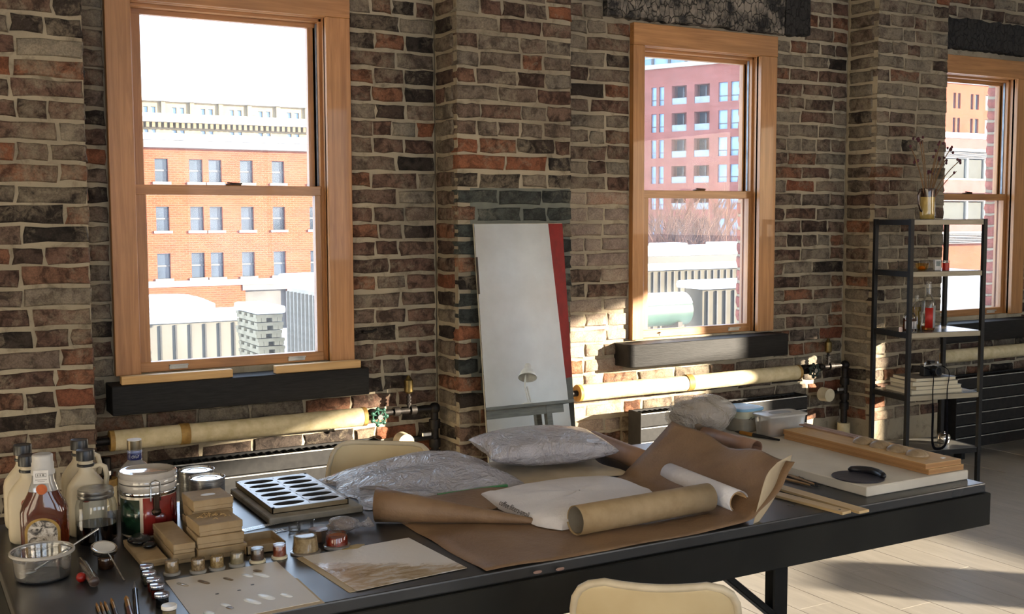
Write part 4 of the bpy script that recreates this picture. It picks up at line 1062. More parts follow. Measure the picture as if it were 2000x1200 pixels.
def plate(poly, y, th): return MB().add([(x, y, z) for x, z in poly]+[(x, y-th, z) for x, z in poly], [tuple(range(len(poly))), tuple(range(2*len(poly)-1, len(poly)-1, -1))]+[(i, (i+1) % len(poly), len(poly)+(i+1) % len(poly), len(poly)+i) for i in range(len(poly))])
plate(arch, -D_-.0002, .0006).build('label_border', GOLD, t)
inner = [(x*.84, .007+(z-.006)*.93) for x, z in arch]
def picture_mat():
    s = NT('engraved_picture_label'); tc = s.n('ShaderNodeTexCoord'); mp = s.n('ShaderNodeMapping'); mp.inputs['Scale'].default_value = (55, 1, 75); s.l(tc.outputs['Object'], mp.inputs[0])
    a = s.noise(mp.outputs[0], 1.0, 4, 0.6, 1.5); r = s.ramp(a, [(0.40, lin('#2b2620')), (0.50, lin('#8f867b')), (0.62, lin('#b9b1a6'))])
    return s.fin(s.bsdf(Base_Color=r.outputs[0], Roughness=0.5).outputs[0])
plate(inner, -D_-.0009, .0005).build('picture_label', picture_mat(), t)
MB().tube([(0, -D_*.80, .127), (0, -D_*.80-.001, .127)], .0095, 22).build('seal', M('bright_orange_seal', '#b2581c', '#9a4614', 0.45, scale=80), t)
plate([(-.013, .138), (.013, .138), (.0125, .162), (-.0125, .162)], -.0205, .0005).build('neck_label', LABW, t)
PRN = M('grey_print', '#77746f', '#65625d', 0.6)
mb = MB()
for (x0, x1, z0, z1) in ((-.009, .009, .156, .1567), (-.009, .009, .150, .1507), (-.009, -.0083, .150, .1567), (.0083, .009, .150, .1567), (-.006, -.0045, .1515, .155), (-.002, 0, .1515, .155), (.002, .0055, .1515, .155), (-.01, .01, .1445, .1455), (-.006, .006, .1415, .1423)): mb.box(x0, x1, -.0214, -.0210, z0, z1)
mb.build('neck_print', PRN, t)
# plastic tub with spoon
p = base(84, 1128)
t = thing('deli_tub', 'clear round plastic tub smeared inside beside the syrup bottle', 'tub', at(p))
MB().lathe([(.004, .001), (.041, .001), (.043, .004), (.0475, .042), (.051, .042), (.0515, .047), (.0485, .047), (.0475, .044), (.044, .004), (.0395, .0028), (.004, .0028)], 40, bot=False, top=False).build('wall', CLEARP, t, smooth=40)
MB().lathe([(.0505, .0425), (.0525, .044), (.0525, .0475), (.0505, .049), (.049, .0475)], 40, bot=False, top=False).build('rim', M('milky_rim', '#c3bdb3', '#aca69c', 0.3, trans=0.3), t, smooth=40)
MB().lathe([(.001, .004), (.03, .0042), (.0405, .0055), (.0405, .0038), (.001, .0032)], 32, bot=False, top=False).build('residue', M('dried_residue', '#5f5a52', '#2d2a26', 0.2, scale=90, bump=0.6, trans=0.3), t, smooth=40)
q0 = Vector((-.015, .005, .012)); q1 = Vector((.098, .035, .062))
t = thing('tea_spoon', 'slim metal spoon leaning out of the round plastic tub', 'spoon', at(p))
MB().tube([q0, q0.lerp(q1, .3), q0.lerp(q1, .7), q1], [.0022, .0016, .0018, .0025], 8).build('handle', STEEL, t, smooth=60)
MB().ell(tuple(q0+Vector((-.008, -.003, 0))), .014, .008, .004).build('bowl', STEEL, t, smooth=60)
# mason jar
p = base(190, 1058)
t = thing('mason_jar', 'glass mason jar with dark liquid and silver screw lid', 'jar', at(p)); R = .0375
MB().lathe([(R*.85, 0), (R, .006), (R, .068), (R*.93, .08), (R*.80, .088), (R*.80, .094)], 32, bot=True, top=False).build('glass', CLEARG, t, smooth=40)
MB().lathe([(R*.8, .003), (R*.95, .008), (R*.95, .036), (.001, .036)], 32).build('liquid', M('dark_liquid', '#0d0908', '#080505', 0.06), t, smooth=40)
MB().lathe([(R*.86, .086), (R*.88, .088), (R*.88, .092), (R*.84, .093), (R*.86, .0945), (R*.86, .101), (R*.82, .103), (R*.74, .1025), (.001, .1025)], 32).build('screw_lid', STEEL, t, smooth=35)
# canister with clamp
p = base(292, 1040)
t = thing('clamp_canister', 'ceramic clamp-lid canister painted with green and red vegetables', 'canister', at(p), -0.2); t.scale = (1, 1, 0.93); R = .054
MB().lathe([(R*.9, 0), (R*.97, .004), (R*.97, .086), (R*.955, .09)], 40).build('body', M('canister_glaze', '#b9aa95', '#a99a85', 0.2, scale=20, coat=0.6), t, smooth=40)
def patch(a0, a1, z0, z1, r, mat, nm, par, th=.0006):
    n_ = 12; rows = [[(r*math.cos(a0+(a1-a0)*j/n_), r*math.sin(a0+(a1-a0)*j/n_), z) for j in range(n_+1)] for z in (z0, z1)]
    return MB().grid(rows).build(nm, mat, par, smooth=60, solid=th)
GRNP = M('green_leaf_panel', '#23402a', '#101a12', 0.2, scale=70, coat=0.6); REDV = M('red_vegetable_panel', '#8a2a22', '#7a211c', 0.2, scale=30, coat=0.6)
patch(math.radians(190), math.radians(252), .008, .082, R*.976, GRNP, 'green_panel', t)
patch(math.radians(259), math.radians(352), .008, .086, R*.976, REDV, 'red_panel', t)
for (ad, zz, rz_, rx_) in ((292, .04, .014, .014), (325, .06, .02, .008), (338, .035, .018, .007)):
    a = math.radians(ad); MB().ell((R*.978*math.cos(a), R*.978*math.sin(a), zz), .0035 if abs(math.cos(a)) > .5 else rx_, rx_ if abs(math.cos(a)) > .5 else .0035, rz_).build('painted_pepper', M('deep_red_glaze', '#6a1613', '#57100e', 0.2, coat=0.6), t, smooth=60)
MB().lathe([(R*.985, .088), (R*1.0, .089), (R*1.0, .0955), (R*.985, .0965)], 40).build('steel_band', CHROME, t, smooth=40)
MB().lathe([(R*.97, .0965), (R*1.0, .099), (R*1.0, .108), (R*.985, .110)], 40).build('collar', M('grey_ceramic', '#b9b2a8', '#a8a197', 0.2, coat=0.6), t, smooth=40)
MB().lathe([(R*.985, .1115), (R*1.01, .113), (R*1.01, .120), (R*.99, .1215), (R*1.01, .123), (R*1.01, .131), (R*.95, .1345), (R*.86, .1335), (R*.8, .131), (.001, .131)], 40).build('lid', M('glazed_lid', '#b3aca3', '#a29b92', 0.12, coat=0.8), t, smooth=40)
a = math.radians(284); ca, sa = math.cos(a), math.sin(a)
MB().tube([(R*1.04*math.cos(a-.16), R*1.04*math.sin(a-.16), .08), (R*1.04*math.cos(a-.16), R*1.04*math.sin(a-.16), .118), (R*1.03*ca, R*1.03*sa, .123), (R*1.04*math.cos(a+.16), R*1.04*math.sin(a+.16), .118), (R*1.04*math.cos(a+.16), R*1.04*math.sin(a+.16), .08)], .0013, 6).build('wire_bail', STEEL, t, smooth=60)
MB().cbox((R*1.06*ca, R*1.06*sa, .078), (.012, .01, .03), Matrix.Rotation(a, 3, 'Z')).ell((R*1.08*ca, R*1.08*sa, .058), .009, .007, .009).build('clamp_latch', M('aged_latch', '#4a3b30', '#33281f', 0.35, 0.8), t, bev=.001)
# clear spirit bottle behind
p = base(266, 985)
t = thing('spirit_bottle', 'clear glass spirit bottle with blue neck band behind the canister', 'bottle', at(p)); zt_ = ZAT(p, 860)-TZ
k = zt_
MB().lathe([(.03, 0), (.0345, .004), (.0355, .01), (.0355, k-.070), (.0335, k-.062), (.022, k-.050), (.0155, k-.044), (.0145, k-.040), (.0145, k-.018)], 32).build('glass', M('frosted_bottle_glass', '#b9b6b4', '#aba8a6', 0.12, trans=0.55, ior=1.3), t, smooth=40)
MB().lathe([(.0150, k-.041), (.0153, k-.040), (.0153, k-.028), (.015, k-.027)], 28).build('neck_band', M('blue_band', '#232a63', '#1a2052', 0.35), t, smooth=40)
MB().lathe([(.0151, k-.027), (.0154, k-.0265), (.0154, k-.022), (.0151, k-.0215)], 28).build('silver_band', M('silver_blue_band', '#8f97b8', '#7d86aa', 0.35, 0.3), t, smooth=40)
MB().lathe([(.0152, k-.019), (.0152, k-.003), (.0148, k)], 28).build('cap', M('bronze_cap', '#7d7058', '#5f5542', 0.35, 0.7), t, smooth=40)
MB().lathe([(.0148, k), (.0148, k+.002), (.001, k+.002)], 28).build('cap_top', WHITEP, t, smooth=40)
def text_obj(body, size, mat, name, parent, loc, rot, shear=0.0, ext=0.0002, bend=None):
    c = bpy.data.curves.new(name, 'FONT'); c.body = body; c.size = size; c.extrude = ext; c.align_x = 'CENTER'; c.shear = shear; c.resolution_u = 2
    o = bpy.data.objects.new(name, c); COL.objects.link(o)
    dg = bpy.context.evaluated_depsgraph_get(); me = bpy.data.meshes.new_from_object(o.evaluated_get(dg)); bpy.data.objects.remove(o)
    if bend:
        for v in me.vertices:
            a = v.co.x/bend; v.co.x, v.co.z = bend*math.sin(a), v.co.z-bend*(1-math.cos(a))
    me.materials.clear(); me.materials.append(mat)
    o = bpy.data.objects.new(name, me); COL.objects.link(o); o.parent = parent; o.location = loc; o.rotation_euler = rot; return o
va = math.atan2(p.x, p.y)
text_obj('Olof', .0085, WHITEP, 'band_lettering', t, (-.0156*math.sin(va), -.0156*math.cos(va), k-.0365), (math.pi/2, 0, -va), 0.2, bend=.0156)
# two tins
for (px, py, yt, lab) in ((386, 1003, 917, 'ribbed metal food tin standing behind the other tin'), (406, 1022, 932, 'ribbed metal food tin standing behind the kraft boxes')):
    p = base(px, py); hh = ZAT(p, yt)-TZ; R = 0.0355
    t = thing('food_tin', lab, 'tin', at(p), 0, 'metal food tins')
    prof = [(R*.98, 0), (R, .002), (R, hh*.2)]
    for j in range(9): prof += [(R*(.985 if j % 2 == 0 else 1.0), hh*(.25+.06*j))]
    prof += [(R, hh*.8), (R, hh-.004), (R*1.025, hh-.003), (R*1.025, hh), (R*.985, hh+.0005)]
    MB().lathe(prof, 36, top=False).build('body', STEEL, t, smooth=40)
    MB().lathe([(R*.985, hh+.0005), (R*.95, hh-.003), (R*.82, hh-.003), (R*.8, hh-.002), (R*.6, hh-.002), (R*.58, hh-.003), (.001, hh-.003)], 36, bot=False).build('lid', CHROME, t, smooth=30)
# kraft boxes
def kbox(label, x0, x1, y0, y1, z0, hh, rz=0.0, open_=False):
    t = thing('kraft_box', label, 'box', ((x0+x1)/2, (y0+y1)/2, TZ+z0), rz, 'kraft card boxes')
    x, y = (x1-x0)/2, (y1-y0)/2
    if open_:
        MB().box(-x, x, -y, y, 0, .0016).build('tray_base', KRAFT, t)
        for (a, b, c, d) in ((-x, x, -y, -y+.002), (-x, x, y-.002, y), (-x, -x+.002, -y, y), (x-.002, x, -y, y)): MB().box(a, b, c, d, 0, hh).build('tray_side', KRAFT, t)
    else:
        MB().box(-x+.0012, x-.0012, -y+.0012, y-.0012, 0, hh*.5).build('tray', KRAFT, t, bev=.0008)
        MB().box(-x, x, -y, y, hh*.36, hh).build('lid', KRAFT, t, bev=.0012)
    return t
h3 = .0207
for k, lab in enumerate(('kraft card box at the bottom of the front stack', 'kraft card box in the middle of the front stack', 'kraft card box with shavings on its lid topping the front stack')):
    kbox(lab, .466+(.002*k), .556-(.003*k), 1.965+.004*k, 2.057, k*(h3+.0003), h3, (0.02, -0.02, 0.04)[k])
for k, lab in enumerate(('kraft card box lowest in the rear stack by the tins', 'second kraft card box up in the rear stack by the tins', 'third kraft card box up in the rear stack by the tins', 'kraft card box with a torn white spot topping the rear stack')):
    kbox(lab, .484, .560, 2.068, 2.152, k*(h3+.0003), h3, (0, .02, -.02, .03)[k])
for k, lab in enumerate(('long kraft card box under another beside the front stack', 'long kraft card box lying on top of another beside the front stack')):
    kbox(lab, .424, .463, 1.968, 2.132, k*.0178, .0174, (0.0, .01)[k])
kbox('long low kraft card box with a black lump on its lid', .370, .415, 1.975, 2.130, 0, .0125, 0.02)
a, b = base(482, 1086), base(563, 1078)
kbox('shallow open kraft card tray behind the sample pots', a.x, b.x, a.y, a.y+.085, 0, .016, 0.0, True)
# shavings and torn spot
mb = MB(); R = random.Random(4)
for k in range(26):
    x, y, a = R.gauss(0, .013), R.gauss(0, .011), R.uniform(0, 6.28); L = R.uniform(.004, .011)
    mb.tube([(x, y, .001), (x+math.cos(a)*L*.5, y+math.sin(a)*L*.5, .002+R.uniform(0, .002)), (x+math.cos(a)*L, y+math.sin(a)*L, .001)], .0007, 4)
o = mb.build('wood_shavings', M('pale_shavings', '#b99a6b', '#9d8054', 0.8), loc=(.512, 2.02, TZ+3*(h3+.0003)+.0002)); tag(o, 'little heap of pale shavings on the front kraft box stack', 'shavings')
o = MB().loft([(0, .014, .008, 2.2), (.0006, .013, .0075, 2.2)]).build('torn_paper', LABW, loc=(.522, 2.105, TZ+4*(h3+.0003)+.0003)); tag(o, 'torn white paper scrap on the rear kraft box stack', 'paper')
# black lump (rubber rest) on the low box
t = thing('rubber_lump', 'black glossy rubber lump lying on the low kraft box', 'rubber', (.392, 2.07, TZ+.0130))
GB = M('glossy_black_rubber', '#121214', '#0a0a0b', 0.12)
MB().ell((0, .018, .008), .021, .028, .0085, 20, 12, lambda x, y, z: 1+.12*math.sin(5*x+3*y)).build('body', GB, t, smooth=60)
MB().ell((.008, -.022, .006), .013, .012, .0065, 16, 10).build('tip', GB, t, smooth=60)
# sample pots
def pot(label, px, py, cols, liq=1.0, r=.0118, h=.024, lidm=None, up=False, sc=1.0, grp='small sample pots'):
    p = base(px, py); t = thing('sample_pot', label, 'pot', at(p), 0, grp); r *= sc; h *= sc
    if not up:       # standing on its lid
        MB().lathe([(r*1.2, 0), (r*1.22, .001), (r*1.22, .004), (r*1.0, .005)], 24).build('lid', lidm or M('clear_lid', '#b9b3a8', '#a8a297', 0.2, trans=0.3), t, smooth=40)
        MB().lathe([(r*.97, .0052), (r*.95, .005+h*.72*liq), (.0005, .005+h*.72*liq)], 24).build('contents', cols, t, smooth=40)
        MB().lathe([(r*1.04, .005), (r*.98, h), (r*.92, h+.0015), (.0005, h+.0012)], 24, bot=False).build('pot_wall', CLEARG, t, smooth=40)
    else:
        MB().lathe([(r*.9, 0), (r*.96, .001), (r*.98, h*.8)], 24, top=False).build('pot_wall', CLEARG, t, smooth=40)
        MB().lathe([(r*.86, .0012), (r*.93, .002), (r*.94, h*.7*liq), (.0005, h*.7*liq)], 24).build('contents', cols, t, smooth=40)
        MB().lathe([(r*1.1, h*.8), (r*1.12, h*.84), (r*1.12, h*1.0), (r*1.05, h*1.06), (r*.9, h*1.04), (.0005, h*1.03)], 24).build('lid', lidm or CLEARG, t, smooth=35)
    return t
TAN = M('tan_powder', '#9a7f58', '#7f6744', 0.85, scale=120); TAN2 = M('speckled_bark', '#a08660', '#5d4426', 0.85, scale=260)
DBR = M('dark_brown_chips', '#4a2f1f', '#32200f', 0.6, scale=150); RDB = M('red_brown_resin', '#8a3d22', '#6e2d18', 0.4, scale=150); GRT = M('grey_tan_powder', '#8f8062', '#7c6e52', 0.85, scale=150)
pot('small clear pot of tan powder nearest the low kraft box', 336, 1122, TAN)
pot('small clear pot of speckled bark bits beside the tan powder pot', 387, 1118, TAN2)
pot('small clear pot of coarse golden flakes in the row of pots', 424, 1112, M('golden_flakes', '#a58a58', '#7d5f33', 0.85, scale=220))
pot('small clear pot of grey tan powder in front of the box stack', 463, 1105, GRT)
pot('small clear pot of dark brown chips in front of the open tray', 503, 1098, DBR, lidm=IVORY)
pot('small clear pot of red brown resin in front of the open tray', 546, 1090, RDB, lidm=IVORY)
BLK = M('black_ink', '#0c0b0c', '#070707', 0.1); RED = M('dark_red_ink', '#4d1710', '#3a100b', 0.15)
MIX = M('olive_ink', '#3c3a30', '#2c2a22', 0.2); SLV = M('silver_lid_top', '#a9aebb', '#8c919e', 0.12, 0.8)
for k, (x, y, m_, lab) in enumerate(((287, 1130, MIX, 'small lidded ink pot beside the tip of the low kraft box'), (292, 1143, MIX, 'small lidded ink pot second along the column beside the swatch sheet'), (301, 1156, RED, 'small lidded pot of red ink in the column beside the swatch sheet'), (308, 1169, RED, 'small lidded pot of dark red ink next to the black ink pot'), (317, 1187, BLK, 'small lidded pot of black ink next to the white-lidded pot'), (331, 1211, GRT, 'small pot with a plain white lid at the swatch sheet corner'))):
    pot(lab, x, y, m_, 1.0, .0105, .022, (WHITEP if k == 5 else SLV), True)
# swatch sheet and painted sheet
SHEET = M('grey_beige_sheet', '#cbc4ba', '#c0b9af', 0.55, scale=5)
def sheet(name, label, cat, pts, th, mat, lift=0.0):
    c = sum((Vector(p) for p in pts), Vector())/len(pts)
    t = thing(name, label, cat, (c.x, c.y, TZ+lift)); MB().prism([(p[0]-c.x, p[1]-c.y) for p in pts], 0, th).build('sheet', mat, t); return t, c
A, B, Cc = base(323, 1136), base(540, 1098), base(625, 1175)
Dd = A+(Cc-B)*1.0; Dd.y = max(Dd.y, TY0-.01)
sw, sc_ = sheet('swatch_sheet', 'grey beige sheet covered with small paint test swatches', 'paper', [tuple(A), tuple(Dd), tuple(Cc), tuple(B)], .0008, SHEET, .0002)
MB().prism([(p.x-sc_.x+.004, p.y-sc_.y-.012) for p in (A.lerp(Dd, .45), Dd, Cc, B.lerp(Cc, .4))], -.0002, -.00005).build('under_sheet', KRAFTL, sw)
PEARL = M('pearl_paint_sheen_white', '#f2f4f6', '#e6eaee', 0.35, scale=60); BRN = M('brown_wash', '#7d6a53', '#675540', 0.35, scale=60); DOT = M('dark_dot', '#2a221d', '#1d1714', 0.5)  # pearl paint's white base colour carries the windows' sheen on the swatches
CLS = M('clear_varnish_smear', '#b3a898', '#a3988a', 0.08, coat=0.8)
def swatch(x, y, L, w_, ang, m_, nm='paint_swatch'):
    p = base(x, y); o = MB().loft([(0, L/2, w_/2, 2.6), (.0005, L/2*.97, w_/2*.93, 2.6)], 20).build(nm, m_, sw, smooth=60)
    o.location = (p.x-sc_.x, p.y-sc_.y, .0009); o.rotation_euler = (0, 0, ang)
for (x, y, L, w_, m_) in ((q0, q1, q2*1.5, q3*1.4, q4) for (q0, q1, q2, q3, q4) in ((357, 1144, .02, .006, CLS), (398, 1139, .02, .007, BRN), (446, 1133, .016, .006, BRN), (483, 1126, .018, .007, PEARL), (510, 1125, .026, .009, PEARL), (503, 1117, .012, .008, BRN), (441, 1184, .016, .007, PEARL), (449, 1189, .01, .007, BRN), (493, 1177, .026, .010, PEARL), (520, 1168, .026, .011, PEARL), (560, 1165, .018, .008, PEARL), (408, 1199, .014, .009, PEARL))): swatch(x, y, L, w_, -1.15, m_)
for (x, y) in ((424, 1162), (467, 1155), (493, 1144)): swatch(x, y, .006, .004, 0, DOT, 'paint_dot')
def smear_mat():
    s = NT('pearl_smeared_sheet'); tc = s.n('ShaderNodeTexCoord'); p_ = tc.outputs['Object']
    sp = s.n('ShaderNodeSeparateXYZ'); s.l(p_, sp.inputs[0])
    mp = s.n('ShaderNodeMapping'); mp.inputs['Scale'].default_value = (14, 34, 1); mp.inputs['Rotation'].default_value = (0, 0, .25); s.l(p_, mp.inputs[0])
    n1 = s.noise(mp.outputs[0], 1.2, 6, .65, .8); n2 = s.noise(p_, 40, 5, .6, 1)
    ax = s.n('ShaderNodeMath', operation='MULTIPLY_ADD'); s.l(sp.outputs[0], ax.inputs[0]); ax.inputs[1].default_value = -4.5; ax.inputs[2].default_value = 0.05
    ay = s.n('ShaderNodeMath', operation='MULTIPLY_ADD'); s.l(sp.outputs[1], ay.inputs[0]); ay.inputs[1].default_value = -7.5; s.l(ax.outputs[0], ay.inputs[2])
    ad = s.n('ShaderNodeMath', operation='MULTIPLY_ADD'); s.l(n1, ad.inputs[0]); ad.inputs[1].default_value = 1.1; s.l(ay.outputs[0], ad.inputs[2])
    mask = s.ramp(ad.outputs[0], [(.62, (0, 0, 0, 1)), (.78, (1, 1, 1, 1))])
    paint = s.ramp(n1, [(.35, lin('#8f7757')), (.5, lin('#b7a690')), (.65, lin('#d2cfd0'))])
    col = s.mix(mask.outputs[0], lin('#cfcac6'), paint.outputs[0])
    ro = s.ramp(mask.outputs[0], [(0, (.6, .6, .6, 1)), (1, (.16, .16, .16, 1))])
    b = s.bsdf(Base_Color=col, Roughness=ro.outputs[0]); s.bump(n2, .25, .003, b); return s.fin(b.outputs[0])
ps = [tuple(base(*q_)) for q_ in ((592, 1090), (697, 1157), (912, 1112), (798, 1053))]
pp, c_ = sheet('painted_sheet', 'white sheet smeared with pearly tan paint along two edges', 'paper', ps, .0010, smear_mat(), .0014)
MB().prism([(p_[0]-c_.x-.012, p_[1]-c_.y+.002) for p_ in ps[:2]]+[(ps[2][0]-c_.x-.05, ps[2][1]-c_.y+.01), (ps[3][0]-c_.x-.05, ps[3][1]-c_.y-.004)], -.0012, -.0002).build('backing_card', KRAFTL, pp)
o = MB().prism([(0, 0), (.03, -.004), (.05, .012), (.036, .02), (.018, .018), (.012, .026)], 0, .0006).build('torn_tape', M('torn_masking_tape', '#a5905f', '#927d4e', 0.7), loc=(base(668, 1078).x, base(668, 1078).y, TZ+.0028)); tag(o, 'torn tan paper scrap at the edge of the painted sheet', 'paper')
# brushes and pens
def stick_at(p0, p1, f0, f1): return [p0.lerp(p1, f0), p0.lerp(p1, f1)]
FER = M('brass_ferrule', '#b98d45', '#94692c', 0.3, 0.7); BRI = M('gold_bristle', '#b58136', '#7d5420', 0.7, scale=80)
HC = [M('grey_handle', '#5d5f66', '#4d4f56', 0.35), M('pale_handle', '#8d8f92', '#7c7e82', 0.35), M('green_handle', '#4f6a66', '#40595a', 0.35), M('plum_handle', '#3f3238', '#30252a', 0.35), M('maroon_handle', '#5a2520', '#481b17', 0.3)]
for k, (a_, b_, lab, r_) in enumerate((((188, 1178), (212, 1248), 'slim gold-tipped brush with grey handle in the row', .0022), ((196, 1176), (222, 1248), 'slim gold-tipped brush with pale handle in the row', .0022), ((204, 1175), (233, 1248), 'slim gold-tipped brush with greenish handle in the row', .0024), ((217, 1169), (242, 1248), 'gold-tipped brush with plum handle beside the slim brushes', .0028), ((246, 1165), (266, 1248), 'wide gold flat brush with maroon handle', .0042))):
    p0, p1 = base(*a_, TZ+r_+.001), base(*b_, TZ+r_+.001)
    t = thing('paint_brush', lab, 'brush', at((p0+p1)/2, TZ), 0, 'paint brushes'); c = Vector(t.location)
    L = [p0-c, p1-c]
    MB().tube([L[0], L[0].lerp(L[1], .07), L[0].lerp(L[1], .13)], [r_*.25, r_*.95, r_*.9], 10).build('bristles', BRI, t, smooth=60)
    MB().tube([L[0].lerp(L[1], .13), L[0].lerp(L[1], .3)], r_*1.0, 10).build('ferrule', FER, t, smooth=60)
    MB().tube([L[0].lerp(L[1], .3), L[0].lerp(L[1], .5), L[1]], [r_*1.0, r_*1.2, r_*.7], 10).build('handle', HC[k], t, smooth=60)
p0, p1 = base(262, 1136, TZ+.005), base(272, 1246, TZ+.005)
t = thing('craft_knife', 'slim steel craft knife with pointed blade beside the flat brush', 'knife', at((p0+p1)/2, TZ)); c = Vector(t.location)
MB().tube([p0-c, (p0-c).lerp(p1-c, .18)], [.0006, .0042], 8).build('blade', STEEL, t, smooth=60)
MB().tube([(p0-c).lerp(p1-c, .18), (p0-c).lerp(p1-c, .24), p1-c], [.0045, .0038, .0044], 12).build('handle', M('dark_steel_handle', '#50525a', '#393b42', 0.2, 0.9), t, smooth=60)
# glass tube with red stopper
p0, p1 = base(157, 1093, TZ+.0095), base(184, 1137, TZ+.0095)
t = thing('glass_dropper', 'small glass dropper tube lying beside a red rubber ball', 'dropper', at((p0+p1)/2, TZ)); c = Vector(t.location)
MB().tube([p0-c, (p0-c).lerp(p1-c, .15), (p0-c).lerp(p1-c, .3), p1-c], [.004, .006, .0085, .009], 16).build('tube', M('cloudy_glass', '#8d847c', '#756c65', 0.1, trans=0.5), t, smooth=60)
MB().tube([p1-c, (p1-c)+(p1-p0).normalized()*.003], [.0085, .006], 16).build('tube_end', M('brown_end', '#4a3a33', '#372a25', 0.3), t, smooth=60)
p = base(159, 1138); o = MB().ell((0, 0, .0085), .0085, .0085, .0085).build('red_ball', M('red_rubber', '#8f1a12', '#7a120c', 0.35), loc=at(p), smooth=60); tag(o, 'small red rubber ball beside the glass dropper', 'ball')
# dial thermometer on a little brown pot
p = base(207, 1110)
t = thing('brown_pot', 'little dark brown glass pot under the dial thermometer', 'pot', at(p)); MB().lathe([(.012, 0), (.0135, .002), (.0135, .02), (.012, .022)], 20).build('glass', M('brown_glass', '#3a2415', '#29180d', 0.1), t, smooth=40); MB().lathe([(.0125, .0222), (.0142, .0226), (.0142, .027), (.012, .028)], 20).build('lid', M('dark_brown_lid', '#2b211a', '#1d1611', 0.3), t, smooth=40)
pt = Vector((p.x-.002, p.y+.002, TZ+.0335))
t = thing('dial_thermometer', 'round steel dial thermometer with long probe resting on a pot', 'thermometer', tuple(pt))
d_ = MB().lathe([(.0205, -.005), (.0225, -.002), (.0225, .004), (.021, .0055), (.0195, .005), (.0005, .0045)], 28).build('dial_case', CHROME, t, smooth=40); d_.rotation_euler = (.25, .1, 0)
d2 = MB().lathe([(.0185, .0048), (.0185, .0052), (.0005, .0052)], 28).build('dial_face', M('dial_face', '#c9c5bd', '#b5b1a9', 0.3), t, smooth=40); d2.rotation_euler = (.25, .1, 0)
e = base(243, 1135, TZ+.003); ee = e-pt
MB().tube([(.006, -.012, -.006), tuple(ee)], .0014, 8).build('probe', STEEL, t, smooth=60)
# stencil rulers
for k, (a_, b_, w_, n_, lab) in enumerate((((474, 1038), (548, 1022), .020, 17, 'clear stencil strip with a ladder of white bars behind the open tray'), ((474, 1052), (562, 1035), .018, 13, 'clear stencil strip with white blocks along its edge behind the tray'))):
    p0, p1 = base(*a_), base(*b_); d = p1-p0; L = d.length; an = math.atan2(d.y, d.x)
    t = thing('stencil_strip', lab, 'stencil', at((p0+p1)/2, TZ+.0006), an, 'clear stencil strips')
    MB().box(-L/2, L/2, -w_/2, w_/2, 0, .001).build('strip', CLEARP, t)
    mb = MB()
    for j in range(n_): mb.box(-L/2+.006+j*(L-.012)/n_, -L/2+.006+(j+.5)*(L-.012)/n_, -w_*.32, w_*.32, .00105, .0013)
    mb.build('printed_bars', WHITEP, t)
# cups, pots and a bag near the painted sheet
p = base(597, 1080)
t = thing('plastic_pot', 'upturned clear pot of tan shavings on its lid', 'pot', at(p))
MB().lathe([(.0265, 0), (.028, .001), (.028, .0035), (.025, .0045)], 28).build('lid', M('clear_lid_wide', '#9a9084', '#857b70', 0.2, trans=.3), t, smooth=40)
MB().lathe([(.0232, .005), (.0205, .030), (.0005, .030)], 28).build('contents', M('tan_shavings', '#a78e68', '#7f6640', 0.85, scale=150), t, smooth=40)
MB().lathe([(.0245, .0048), (.0215, .033), (.0195, .034), (.0185, .0325), (.0005, .0325)], 28, bot=False).build('pot_wall', CLEARG, t, smooth=40)
p = base(658, 1070)
t = thing('red_pot', 'clear pot of bright red liquid by the painted sheet corner', 'pot', at(p))
MB().lathe([(.0235, 0), (.025, .0012), (.025, .006), (.021, .007)], 28).build('lid', M('clear_lid_red', '#9f9993', '#8b857f', 0.12, trans=.5), t, smooth=40)
MB().lathe([(.0205, .0072), (.0195, .022), (.0005, .022)], 28).build('liquid', M('red_liquid', '#a02c12', '#8a2410', 0.08, trans=.45), t, smooth=40)
MB().lathe([(.0215, .007), (.0205, .026), (.019, .028), (.0175, .0265), (.0005, .0262)], 28, bot=False).build('pot_wall', CLEARG, t, smooth=40)
p = base(622, 1058)
t = thing('brown_cup', 'small cup of brown wax behind the upturned pot', 'cup', at(p)); MB().lathe([(.014, 0), (.017, .004), (.0185, .024), (.0005, .022)], 24).build('wax', M('brown_wax', '#7d5a38', '#65452a', 0.35), t, smooth=40); MB().lathe([(.0145, 0), (.0175, .004), (.0195, .027), (.0205, .028)], 24, top=False).build('cup_wall', CLEARP, t, smooth=40)
p = base(596, 1038)
t = thing('plastic_cup', 'empty clear plastic cup standing behind the brown wax cup', 'cup', at(p)); MB().lathe([(.013, 0), (.0155, .002), (.0175, .022), (.0185, .0225)], 24, top=False).build('cup_wall', CLEARP, t, smooth=40)
p = base(575, 1040); o = MB().lathe([(.001, .001), (.010, .001), (.012, .006), (.0115, .012)], 20, top=False, bot=False).build('plastic_dish', CLEARP, loc=at(p), smooth=40, solid=.0008); tag(o, 'little clear plastic dish beside the empty clear cup', 'dish')
FILM = None
